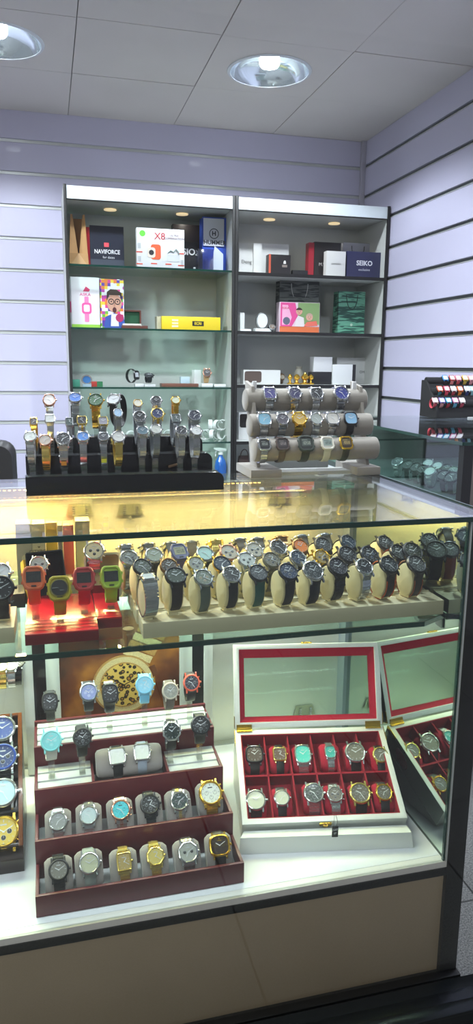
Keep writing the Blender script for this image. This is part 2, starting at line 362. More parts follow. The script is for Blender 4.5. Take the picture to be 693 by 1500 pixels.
# ================================================================== SIDE COUNTER
ZT2 = 1.08; SX0, SX1, SY0, SY1 = 1.192, 1.965, 1.92, 3.02
sc = empty('side_counter', 'second glass counter along the slatted wall with black corner post', 'counter', (1.58, 2.4, 0)); T = Matrix.Translation((-1.58, -2.4, 0))
st = glass('side_glass', 'E4EEEC', base=.02); dk = mat('dark_top_glass', '26332F', .05, coat=.8)
tp = M().box(SX0, SX1, SY0, SY1, ZT2-.008, ZT2, st, T).build('top_glass', sc)
M().box(SX0-.003, SX0, SY0, SY1, ZT2-.010, ZT2, gedge, T).build('side_edge', tp); M().box(SX0, SX1, SY0-.003, SY0, ZT2-.010, ZT2, gedge, T).build('front_edge', tp)
M().box(SX0+.012, SX0+.044, SY0+.012, SY0+.04, 0, ZT2-.008, blk, T).build('corner_post', sc)
M().box(SX0+.014, SX0+.018, SY0+.04, SY1, .885, ZT2-.008, glass('side_pane', 'DDEBE8'), T).build('side_glass', sc)
M().box(SX0+.012, SX1, SY0+.04, SY1, .865, .885, mat('side_shelf', '4A5352', .4), T).build('shelf', sc)
M().box(SX0+.019, SX0+.045, SY0+.04, SY1, .885, .887, mat('white_strip', 'DCDAD2', .35), T).build('shelf_strip', sc)
M().box(SX0+.012, SX1, SY0+.04, SY1, 0, .865, cw, T).build('base', sc)
pn = M().box(SX0+.044, SX1, SY0+.014, SY0+.03, 0, ZT2-.009, mat('taupe_panel', '7B6E66', .5, var=.1, scale=10), T).build('end_panel', sc)
for z in (1.045, 1.055, 1.035): M().box(SX0+.044, SX1, SY0+.012, SY0+.014, z-.0012, z+.0012, chrome, T).build('inlay_strip', pn)
M().box(SX1-.012, SX1, SY0+.04, SY1, .885, ZT2-.009, mat('dark_rear_panel', '14191A', .5), T).build('rear_panel', sc)
M().box(SX0+.02, SX1, SY1-.012, SY1, .885, ZT2-.009, mat('dark_rear_panel', '14191A', .5), T).build('rear_panel', sc)
for y in (2.05, 2.13): M().box(1.60, 1.625, y, y+.025, .885, ZT2-.009, mat('white_prop', 'D5DDDC', .4), T).build('support', sc)

# ================================================================== WATCH LIBRARY
def outline(kind, n=32):
    P = []
    if kind == 'oct':
        n = 32
        for k in range(n):
            a = 2*PI*k/n; a2 = (a+PI/8) % (PI/4)-PI/8
            P.append((math.cos(a)/math.cos(a2)*.97, math.sin(a)/math.cos(a2)*.97))
        return P
    if kind == 'digi':
        q = [(.55, -1.12), (.80, -.95), (1.0, -.42), (1.0, .42), (.80, .95), (.55, 1.12)]
        return q + [(-x, y) for x, y in reversed(q)]
    if kind == 'casio':
        q = [(.62, -1.05), (.95, -.80), (1.0, -.3), (1.0, .3), (.95, .80), (.62, 1.05)]
        return q + [(-x, y) for x, y in reversed(q)]
    p, ax, au = {'round': (2, 1, 1), 'oval': (2, 1, 1.18), 'wide': (2.4, 1.0, .9), 'square': (6, .94, .94), 'rect': (7, .82, 1.05), 'cushion': (3.3, 1, .98), 'tonneau': (3.0, .93, 1.12), 'tank': (9, .80, .98)}[kind]
    for k in range(n):
        a = 2*PI*k/n; c, s_ = math.cos(a), math.sin(a)
        P.append((ax*math.copysign(abs(c)**(2/p), c), au*math.copysign(abs(s_)**(2/p), s_)))
    return P
def sc2(P, k, z, r=1): return [(x*k*r, y*k*r, z) for x, y in P]
def ellipse_pts(a, b_, p=2.0, n=240):
    out = []
    for k in range(n):
        t = 2*PI*k/n; c, s_ = math.cos(t), math.sin(t)
        out.append((-b_*math.copysign(abs(c)**(2/p), c), a*math.copysign(abs(s_)**(2/p), s_)))   # (y, z); t=0 front, t=90 top
    return out
def loop_frame(a, b_, e, p=2.0):
    E_ = ellipse_pts(a, b_, p); n = len(E_); best = None
    for i in range(n):
        dy, dz = E_[(i+1) % n][0]-E_[i-1][0], E_[(i+1) % n][1]-E_[i-1][1]
        L = math.hypot(dy, dz) or 1; ny, nz = -dz/L, dy/L     # outward
        d = ny*(-math.cos(e))+nz*math.sin(e)
        if best is None or d > best[0]: best = (d, i)
    i = best[1]
    return E_[i:]+E_[:i]
WCOUNT = 0
def make_band(root, path, w0, w1, th, style, mt, mt2=None, name='bracelet'):
    """path: list of (y,z) running from the upper lug round behind to the lower lug"""
    cum = [0]
    for i in range(1, len(path)): cum.append(cum[-1]+math.hypot(path[i][0]-path[i-1][0], path[i][1]-path[i-1][1]))
    L = cum[-1]
    def at(s):
        s = max(0, min(L-1e-9, s)); i = 1
        while cum[i] < s: i += 1
        t = (s-cum[i-1])/max(1e-9, cum[i]-cum[i-1])
        y = path[i-1][0]+(path[i][0]-path[i-1][0])*t; z = path[i-1][1]+(path[i][1]-path[i-1][1])*t
        dy, dz = path[i][0]-path[i-1][0], path[i][1]-path[i-1][1]; l = math.hypot(dy, dz) or 1
        return y, z, dy/l, dz/l
    def wid(s): u = abs(s/L-.5)*2; return w1+(w0-w1)*u**1.3
    m = M()
    if style == 'links':
        n = max(10, int(L/.0058)); g = L/n
        for k in range(n):
            s = (k+.5)*g; y, z, ty, tz = at(s); ww = wid(s)/2; ny, nz = -tz, ty
            # frame columns: x, tangent, normal
            T = Matrix(((1, 0, 0, 0), (0, ty, ny, y), (0, tz, nz, z), (0, 0, 0, 1)))
            h = g*.44
            if mt2 == 'solid':
                m.box(-ww, ww, -h, h, -th/2, th/2, mt, T)
            else:
                for x0, x1, mm_, t2 in ((-ww, -ww*.36, mt, 1), (-ww*.32, ww*.32, mt2 or mt, 1.15), (ww*.36, ww, mt, 1)):
                    m.box(x0, x1, -h, h, -th/2*t2, th/2*t2, mm_, T)
            m.box(-ww*.8, ww*.8, -g*.5, g*.5, -th*.3, th*.2, mt, T)
        return m.build(name, root, smooth=False)
    n = 34; rings = []
    for k in range(n+1):
        s = L*k/n; y, z, ty, tz = at(s); ny, nz = -tz, ty; ww = wid(s)/2; t2 = th/2
        if style == 'rubber' and 3 < k < n-3: ww *= (1.0 if k % 4 else .94)
        rings.append([(x, y+ny*q, z+nz*q) for x, q in ((-ww, -t2*.6), (-ww, t2*.3), (-ww*.8, t2), (ww*.8, t2), (ww, t2*.3), (ww, -t2*.6), (ww*.8, -t2), (-ww*.8, -t2))])
    m.loft(rings, mt)
    if style == 'leather':
        st_ = anymat('E8E2D0') if mt2 is None else mt2
        for sx in (-1, 1):
            for k in range(2, n-2, 2):
                s = L*(k+.3)/n; y, z, ty, tz = at(s); ny, nz = -tz, ty; x = sx*wid(s)/2*.74
                T = Matrix(((1, 0, 0, x), (0, ty, ny, y), (0, tz, nz, z), (0, 0, 0, 1))); m.box(-.0002, .0002, -.001, .001, th/2*.95, th/2+.0002, st_ if mt2 else mt, T)
    o = m.build(name, root)
    return o
def watch(px, py, Y, wpx, shape, case, dial, style, bcol, label, group, e=40, a=.030, b_=.024, p=2.0, tilt=0, rz=0, chrono=0, bezel=None, bcol2=None, hands='CDD1D3', marks='B2B6B8', loc=None, bw=None, lite=False, cutn=None, th=None, crown=True, screen=None, time_=None, cat='watch', name='wristwatch', bandw=None):
    """one wristwatch: px,py = dial centre as seen from the camera, Y = depth"""
    global WCOUNT; WCOUNT += 1
    D = Vector(loc) if loc is not None else atY(px, py, Y)
    d = wpx*depth(D)/FPX; r = d/2                     # case diameter in metres
    path = loop_frame(a, b_, R_(e), p)
    th_c = r*.42; th_b = th or (.0028 if style == 'links' else .0026)
    er = R_(e); N = Vector((0, -math.cos(er), math.sin(er))); U = Vector((0, math.sin(er), math.cos(er)))
    p0 = Vector((0, path[0][0], path[0][1]+a)); cc = p0+N*(th_c*.5)
    Tc = Matrix(((1, 0, 0, cc.x), (0, U.y, N.y, cc.y), (0, U.z, N.z, cc.z), (0, 0, 0, 1)))
    Rr = Euler((-R_(tilt), 0, R_(rz)))
    dl = cc+N*(th_c*.5); root_loc = D-(Rr.to_matrix() @ dl)
    root = empty(name, label, cat, root_loc, Rr, group)
    O = outline(shape, 24 if lite else 36)
    cm = anymat(case); bzm = anymat(bezel or case); h = th_c/2
    # band
    cum = 0; i0 = 0
    fit = r*(.92 if shape not in ('digi', 'casio', 'rect', 'tonneau', 'oval') else 1.05)
    while cum < fit and i0 < 100: cum += math.hypot(path[i0+1][0]-path[i0][0], path[i0+1][1]-path[i0][1]); i0 += 1
    bp = [(y, z+a) for y, z in path[i0:len(path)-i0]]
    # join band ends to the case body
    for s_, lst in ((1, 0), (-1, -1)):
        q = cc+U*(s_*fit*.93)-N*h*.5
        if lst == 0: bp.insert(0, (q.y, q.z))
        else: bp.append((q.y, q.z))
    bw0 = bandw or d*(.56 if style == 'links' else .54); bw1 = bw0*(.82 if style != 'rubber' else .9)
    bm = anymat(bcol, 'leather' if style == 'leather' else 'mesh' if style == 'mesh' else 'rubber')
    make_band(root, bp, bw0, bw1, th_b, style, bm, (anymat(bcol2) if bcol2 and bcol2 != 'solid' else bcol2), 'bracelet' if style in ('links', 'mesh') else 'strap')
    # case with lugs
    m = M()
    m.loft([sc2(O, k, z, r) for k, z in ((.86, -h), (.97, -h*.7), (1.0, -h*.2), (1.0, h*.25), (.95, h*.55))], cm, Tc)
    if shape not in ('digi', 'casio'):
        lw = bw0*.5
        for sx in (-1, 1):
            for su in (-1, 1):
                au = r*(.55 if shape != 'rect' else .8)
                pts = [(su*au, h*.4), (su*r*1.10, h*.05), (su*r*1.20, -h*.75), (su*r*1.08, -h*.9), (su*au, -h*.6)]
                x0, x1 = sx*lw*1.02, sx*(lw+r*.16)
                m.loft([[(x0, u, z) for u, z in pts], [(x1, u, z) for u, z in pts]], cm, Tc)
    case_o = m.build('case', root)
    screenk = .78
    if shape in ('digi', 'casio'):
        m = M()
        ksc = .80
        m.loft([sc2(O, .95, h*.5, r), sc2(O, .92, h, r), sc2(O, ksc, h*1.05, r), sc2(O, ksc-.05, h*.6, r)], bzm, Tc, closed=True)
        m.build('bezel', root)
        m = M(); m.poly(sc2(O, ksc-.03, h*.62, r), anymat(screen[1] if screen and len(screen) > 1 else ('202124' if shape == 'digi' else case)), Tc)
        fw, fh = r*.64, r*.50; uo = r*.08
        m.box(-fw, fw, uo-fh, uo+fh, h*.62, h*.72, anymat(dial, 'dial'), Tc); dio = m.build('dial', root)
        lc = mat('lcd_'+(screen[0] if screen else '8E988A'), tuple(.28*q for q in rgb(screen[0] if screen else '8E988A')[:3]) if dial in ('141618',) else (screen[0] if screen else '8E988A'), .5); m = M()
        def seg(x, u, w_, hh, ch):
            t = hh*.12; S7 = {'0': 'abcdef', '1': 'bc', '2': 'abged', '3': 'abgcd', '5': 'afgcd', '8': 'abcdefg', '9': 'abfgcd'}[ch]
            for s_ in S7:
                bx = {'a': (0, w_, hh-t, hh), 'b': (w_-t, w_, hh/2, hh), 'c': (w_-t, w_, 0, hh/2), 'd': (0, w_, 0, t), 'e': (0, t, 0, hh/2), 'f': (0, t, hh/2, hh), 'g': (0, w_, hh/2-t/2, hh/2+t/2)}[s_]
                m.box(x+bx[0], x+bx[1], u+bx[2], u+bx[3], h*.72, h*.74, lc, Tc)
        for i, ch in enumerate('1058'): seg(-fw*.8+i*fw*.42, uo-fh*.55, fw*.30, fh*.85, ch)
        m.box(-fw*.8, fw*.3, uo+fh*.62, uo+fh*.74, h*.72, h*.74, lc, Tc)
        m.build('digits', dio)
        if not lite:
            m = M()
            for sx in (-1, 1):
                for u in (-.4, .4): m.box(sx*r*.98, sx*r*1.08, (u-.12)*r, (u+.12)*r, -h*.3, h*.3, anymat(case), Tc)
            m.build('pusher', root)
            if shape == 'digi':
                M().box(-r*.22, r*.22, -r*.82, -r*.70, h*.7, h*1.08, anymat('1B1B1D'), Tc).build('front_button', root)
        return root
    m = M()
    m.loft([sc2(O, .95, h*.5, r), sc2(O, .93, h*.95, r), sc2(O, .86, h*1.08, r), sc2(O, .80, h*.80, r), sc2(O, .80, h*.5, r)], bzm, Tc, closed=True)
    m.build('bezel', root)
    dm = anymat(dial, 'dial'); mk = anymat(marks)
    m = M(); m.loft([sc2(O, .81, h*.55, r), sc2(O, .81, h*.60, r)], dm, Tc, cap0=False)
    dz = h*.60
    for k in range(12):
        an = PI*2*k/12; R2 = Matrix.Rotation(-an, 4, 'Z'); lk = .16 if k % 3 == 0 else .10; wk = .024 if k % 3 == 0 else .015
        if chrono and k in (3, 6, 9) : lk = .07
        ox = abs(math.sin(an)) if shape in ('rect', 'tank') else 0
        rr = r*(.72-.14*ox)
        m.box(-wk*r, wk*r, rr-lk*r, rr, dz, dz+.0002, mk, Tc @ R2)
    if chrono:
        sub = anymat(chrono, 'dial') if isinstance(chrono, str) else anymat('202226')
        spots = ((0, -.36), (-.36, 0), (.36, 0)) if not (isinstance(chrono, str) and chrono.startswith('2')) else ((-.34, 0.02), (.34, .02))
        for sx, su in spots:
            cpt = [(sx*r+math.cos(2*PI*k/16)*r*.165, su*r+math.sin(2*PI*k/16)*r*.165) for k in range(16)]; ci = [(sx*r+math.cos(2*PI*k/16)*r*.145, su*r+math.sin(2*PI*k/16)*r*.145) for k in range(16)]
            m.poly([(x, y, dz+.00015) for x, y in cpt], mk, Tc); m.poly([(x, y, dz+.0003) for x, y in ci], sub, Tc)
            m.box(sx*r-.0003, sx*r+.0003, su*r, su*r+r*.13, dz+.0003, dz+.0004, mk, Tc)
    m.poly([(x*.16*r/.8, y*.035*r/.8+r*.42, dz+.0001) for x, y in ((-1, -1), (1, -1), (1, 1), (-1, 1))], mk, Tc)
    dio = m.build('dial', root)
    m = M(); hm = anymat(hands); t1, t2 = time_ or random.choice(((-58, 62), (-55, 48), (-150, 60), (35, 125), (-60, 150), (-58, 62)))
    for an, l, ww in ((t1, .42, .035), (t2, .62, .024)):
        Rm = Tc @ Matrix.Rotation(-R_(an), 4, 'Z'); m.box(-ww*r, ww*r, -.08*r, l*r, dz+.0005, dz+.0008, hm, Rm)
    m.prism([(math.cos(2*PI*k/8)*r*.05, math.sin(2*PI*k/8)*r*.05) for k in range(8)], dz+.0004, dz+.0011, hm, Tc)
    m.build('hands', dio)
    if crown:
        ox = max(x for x, y in O)*r; m = M(); Tx = Tc @ Matrix.Translation((ox*.97, 0, 0)) @ Matrix.Rotation(PI/2, 4, 'Y')
        m.lathe([(r*.07, 0), (r*.12, r*.04), (r*.13, r*.16), (r*.10, r*.2)], cm, Tx, n=10)
        m.build('crown', root)
        if chrono and not lite:
            for an in (.55, -.55):
                m = M(); Tp = Tc @ Matrix.Rotation(an, 4, 'Z') @ Matrix.Translation((ox*.97, 0, 0)) @ Matrix.Rotation(PI/2, 4, 'Y'); m.lathe([(r*.05, 0), (r*.05, r*.10), (r*.08, r*.11), (r*.08, r*.19)], cm, Tp, n=10); m.build('pusher', root)
    return root
def ellipse_solid(m, a, b_, w_, mt, p=2.0, k=.93, zo=None, n=28, round_=.0):
    """padded core that fills a watch loop; local coordinates of the watch root"""
    E_ = ellipse_pts(a, b_, p, n); zo = a if zo is None else zo
    xs = [(-w_/2, .80), (-w_/2+.001, .90), (-w_/2+.004, k), (w_/2-.004, k), (w_/2-.001, .90), (w_/2, .80)]
    m.loft([[(x, y*q, z*q+zo) for y, z in E_] for x, q in xs], mt)
    return m
clipm = glass('acrylic_clip', 'F6F8F6', base=.14, rough=.03)
def clip(parent, wroot, z0, fwd=0.0, w_=.012):
    """clear bent acrylic clip holding a watch above a stand"""
    L = wroot.location; z1 = L.z; m = M(); q = parent.location
    m.box(-w_/2, w_/2, -.002, .001, z0-z1, .016, clipm); m.box(-w_/2, w_/2, -.010, .010, z0-z1, z0-z1+.002, clipm)
    m.box(-w_/2, w_/2, -.012, .012, .006, .0075, clipm)
    o = m.build('watch_clip', parent, smooth=False); o.location = (L.x-q.x, L.y-q.y, L.z-q.z); return o

# ================================================================== BLACK STAIR STAND ON THE COUNTER (27 watches)
gb = mat('gloss_black_acrylic', '0C0C0E', .14, coat=.6, var=.2, scale=90)
A = empty('stair_stand', 'long black acrylic stair stand full of watches on the counter top', 'watch stand', (.148, 1.52, ZT)); T = Matrix.Translation((-.148, -1.52, -ZT))
def rounded(x0, x1, z0, z1, r, n=6):
    P = [(x0, z0), (x1, z0)]
    P += [(x1-r+r*math.sin(PI/2*k/n), z1-r+r*math.cos(PI/2*k/n)) for k in range(n, -1, -1)]
    P += [(x0, z1)]
    return P
for i, (y0, y1, xr, z1) in enumerate(((1.435, 1.500, .345, 1.084), (1.500, 1.560, .335, 1.116), (1.560, 1.620, .326, 1.146))):
    m = M(); P = rounded(-.047, xr, ZT+.0005, z1, .016)
    m.loft([[(x, y0, z) for x, z in P], [(x, y1, z) for x, z in P]], gb, T); m.build('step', A, bevel=.0008)
M().box(-.047, .33, 1.432, 1.4345, 1.0845, 1.0885, clipm, T).build('front_lip', A)
M().box(-.047, .33, 1.497, 1.4995, 1.1165, 1.1205, clipm, T).build('front_lip', A)
gA = 'watches on the black acrylic stair stand'
def rowlab(desc, i, n, where): return f"{desc}, {ordi(i, n)} {where}"
ROWA = {
 'back': (1.585, 1.1465, [
  (72, 585, 19, 'oval', 'rose', 'D9D2CE', 'links', 'silver', 'pinkish silver oval watch', {}),
  (110, 581.5, 20, 'wide', 'silver', '3F74C8', 'links', 'steel', 'steel watch with bright blue dial', {}),
  (140, 585, 23, 'round', 'gold', '2E5A35', 'links', 'gold', 'gold watch with green dial', dict(bezel='2F4A30')),
  (166, 584, 21, 'wide', 'silver', 'C8CCD0', 'leather', '17161A', 'large silver watch on black leather', dict(rz=-28, a=.034, b_=.030)),
  (202, 590, 14, 'round', 'silver', 'D8D4C2', 'links', 'silver', 'small silver watch with pale dial', dict(bezel='gold')),
  (229, 586, 17, 'round', 'silver', '1C1E24', 'links', 'silver', 'silver watch with black dial', dict(bcol2='gold')),
  (257.6, 585.6, 14, 'round', 'gold', 'C8D0B4', 'links', 'gold', 'small gold watch with pale green dial', {})]),
 'middle': (1.53, 1.1165, [
  (49, 617, 14, 'tank', 'gold', '3A2A22', 'links', 'gold', 'gold square watch with brown dial', {}),
  (73, 612.5, 16, 'square', 'silver', 'C9CDC9', 'links', 'silver', 'silver square watch with white dial', {}),
  (101.5, 617, 14, 'rect', 'silver', '1F3A35', 'links', 'silver', 'silver rectangular watch with dark green dial', {}),
  (120, 615, 16, 'square', 'palegold', '1C1B20', 'links', 'silver', 'two tone square watch with black dial', dict(bcol2='gold')),
  (151, 616, 16, 'square', 'palegold', '8E8D98', 'links', 'steel', 'pale gold square watch with grey dial', {}),
  (173, 604, 14, 'oval', 'silver', '9DBBD6', 'links', 'steel', 'small oval watch with light blue dial', {}),
  (204.7, 609, 20, 'round', 'silver', '15181C', 'links', 'steel', 'steel watch with black dial', {}),
  (231, 605, 20, 'round', 'palegold', '1E2B55', 'links', 'silver', 'two tone watch with navy dial', dict(bcol2='gold')),
  (258, 612, 16, 'square', 'steel', '3C4A48', 'links', 'steel', 'steel square watch with dark grey dial', {}),
  (285.5, 608, 20, 'round', 'steel', '141C30', 'links', 'steel', 'steel watch with blue black dial', {})]),
 'front': (1.47, 1.0845, [
  (44, 638.6, 19, 'wide', 'silver', 'DDE4DE', 'links', 'silver', 'silver oval watch with white dial', {}),
  (66, 644, 20, 'round', 'rose', 'B9AFA4', 'links', 'palegold', 'slim rose case watch with beige dial', {}),
  (92.4, 642, 23, 'round', 'silver', '1B1D21', 'links', 'silver', 'big silver watch with black dial', dict(tag_='C98A2E')),
  (121.5, 638.6, 19, 'wide', 'silver', '4C84CC', 'links', 'silver', 'silver watch with sky blue dial', {}),
  (151.6, 639, 17, 'wide', 'steel', '2A2E36', 'links', 'steel', 'steel oval watch with dark dial', dict(tag_='C3CC3A', bcol2='solid')),
  (173.6, 639, 20, 'round', 'silver', 'C6C8C4', 'links', 'palegold', 'slim watch with silver grey dial', {}),
  (209, 630, 18, 'wide', 'silver', '56707C', 'links', 'silver', 'silver watch with grey blue dial', dict(bcol2='solid')),
  (229, 628, 18, 'round', 'silver', 'BFC4BC', 'links', 'steel', 'steel watch with whitish dial', dict(bcol2='solid')),
  (266, 630, 18, 'wide', 'silver', '23262C', 'links', 'silver', 'silver watch with charcoal dial', dict(bcol2='solid')),
  (288, 630, 18, 'round', 'silver', 'CDD2D0', 'links', 'silver', 'silver watch with bright white dial', dict(bcol2='solid'))])}
for rn, (Y, zs, ws) in ROWA.items():
    for i, (px, py, wp, sh_, cs, dl, st_, bc, desc, kw) in enumerate(ws):
        kw = dict(kw); tg = kw.pop('tag_', None); kw.setdefault('a', .032); kw.setdefault('b_', .020); kw.setdefault('rz', -random.uniform(4, 14)+8)
        D = atY(px, py, Y-.02)
        # keep the loop above its step
        wt = watch(px, py, Y-.02, wp, sh_, cs, dl, st_, bc, rowlab(desc, i, len(ws), f'in {rn} row of black stand'), gA, e=38, **kw)
        clip(A, wt, zs)
        if tg:
            m = M(); m.box(-.005, .005, -.0006, .0006, -.004, .004, anymat(tg)); t = m.build('price_sticker', wt); t.location = (0, -.0215, .012)
# tan price tag lying on the front step
m = M(); m.box(-.010, .010, -.004, .004, 0, .004, mat('tag_card', '6A5238', .7)); t = m.build('paper_tag', None, bevel=.001, loc=atZ(254, 686, 1.0855)+Vector((0, .0, .004)), rot=(.1, -.3, -.4)); tag(t, 'brown tied tag hanging over the black stand front step', 'tag')

# ================================================================== GREY ROLL STAND (15 watches)
velv = mat('grey_velvet', '8F897F', .85, bump=.5, scale=700, sheen=.4, var=.08)
Bx0, Bx1 = .457, .752; cxB = (Bx0+Bx1)/2
B = empty('roll_stand', 'grey velvet stand with three stacked rolls at counter right side', 'watch stand', (cxB, 1.61, ZT)); T = Matrix.Translation((-cxB, -1.61, -ZT))
for x in (Bx0, Bx1-.055):
    M().box(x-.018 if x < .6 else x, x+.055 if x < .6 else x+.06, 1.565, 1.70, ZT+.0004, ZT+.020, velv, T).build('foot', B, bevel=.002)
M().box(Bx0+.03, Bx1-.05, 1.60, 1.66, ZT+.0004, ZT+.008, mat('grey_card', 'B7B9B4', .6), T).build('base_board', B)
for x in (Bx0+.006, Bx1-.016):
    m = M(); P = [(1.60, ZT+.02), (1.66, ZT+.02), (1.72, 1.262), (1.66, 1.25), (1.615, 1.10)]
    m.loft([[(x, y, z) for y, z in P], [(x+.008, y, z) for y, z in P]], velv, T); m.build('side_bracket', B, bevel=.001)
RO = [(1.595, 1.108), (1.635, 1.161), (1.675, 1.218)]; RR = .0265
for k, (y, z) in enumerate(RO):
    m = M(); n = 28
    m.loft([[(x, y+math.cos(2*PI*q/n)*RR*s_, z+math.sin(2*PI*q/n)*RR*s_) for q in range(n)] for x, s_ in ((Bx0-.006, .85), (Bx0-.004, .97), (Bx0, 1), (Bx1-.002, 1), (Bx1+.002, .97), (Bx1+.004, .85))], velv, T); m.build('roll', B)
for x in (Bx0+.012, Bx1-.03):
    M().box(x, x+.010, 1.668, 1.676, 1.24, 1.262, mat('white_peg', 'DADADA', .5), T).build('peg', B, bevel=.002)
gB = 'watches on the grey roll stand'
ROWB = {'top': (0, 2, [
  (396, 569.5, 21, 'square', 'silver', '3A3478', 'links', 'silver', 'square silver watch with violet dial', {}),
  (432.7, 568.6, 21, 'round', 'silver', '1F1B4E', 'links', 'silver', 'round silver watch with navy dial', {}),
  (464.8, 569.5, 20, 'cushion', 'silver', '141820', 'links', 'silver', 'cushion silver watch with black dial', {}),
  (501, 569.5, 24, 'round', 'silver', '202C80', 'links', 'silver', 'large silver watch with deep blue dial', {})]),
 'middle': (1, 2, [
  (388, 610, 22, 'cushion', 'silver', '7FB4CC', 'links', 'silver', 'silver watch with pale turquoise dial', {}),
  (414.6, 609, 20, 'round', 'silver', '55505A', 'links', 'steel', 'silver watch with plum grey dial', {}),
  (439, 612, 23, 'oct', 'gold', 'CDA94A', 'links', 'gold', 'gold watch with gold dial', {}),
  (464, 611, 20, 'round', 'silver', 'A9B2AC', 'links', 'steel', 'silver watch with grey sunray dial', {}),
  (488, 610.5, 21, 'cushion', 'silver', 'CFCDC6', 'links', 'silver', 'silver cushion watch with cream dial', {}),
  (514.6, 612, 22, 'cushion', 'black', '86B3D2', 'rubber', '0D0F14', 'black watch with ice blue dial', {})]),
 'bottom': (0, 0, [
  (388, 649, 19, 'casio', 'silver', '2B2E2C', 'links', 'silver', 'silver digital watch', dict(screen=('9AA39A', '101216'))),
  (414.6, 649.5, 20, 'casio', '4A3C38', '3A3436', 'rubber', '53443C', 'brown digital watch', dict(screen=('8C847E', '2A2220'))),
  (449, 649, 24, 'casio', '39423A', '3A443E', 'rubber', '16181A', 'large dark green digital watch', dict(screen=('9AA398', '1A1F1C'))),
  (480.6, 650, 20, 'casio', 'D6D3C4', '8C9C94', 'rubber', 'D3CFBB', 'white digital watch', dict(screen=('2A302E', 'B8B8AC'))),
  (508, 651, 20, 'casio', 'gold', '54482E', 'rubber', '1B1816', 'gold digital watch on black strap', dict(screen=('B9A56A', '2A2016')))])}
RMAP = {'top': 2, 'middle': 1, 'bottom': 0}
for rn, (_, __, ws) in ROWB.items():
    y, z = RO[RMAP[rn]]
    for i, (px, py, wp, sh_, cs, dl, st_, bc, desc, kw) in enumerate(ws):
        r_ = RR+.0022; e_ = 30
        Yd = y-r_*math.cos(R_(e_))-.006; D = atY(px, py, Yd); 
        wt = watch(px, py, Yd, wp, sh_, cs, dl, st_, bc, rowlab(desc, i, len(ws), f'on {rn} roll'), gB, e=e_, a=r_, b_=r_, **kw)
        wt.location = (wt.location.x, y, z-r_)      # ring sits exactly on its roll
m = M(); m.box(-.014, .014, -.008, .008, 0, .001, mat('white_tag', 'D9DCDA', .6)); m.box(-.009, .009, -.004, .004, .001, .0012, mat('ink_box', '555A5A', .6))
m.tube([(0, .006, .001), (.004, .012, .006), (-.002, .018, .012), (.002, .022, .022)], .0004, mat('white_tag', 'D9DCDA', .6)); t = m.build('price_tag', None, loc=atZ(471, 696, ZT+.0006), rot=(0, 0, .3)); tag(t, 'small white price tag lying before the grey roll stand', 'tag')

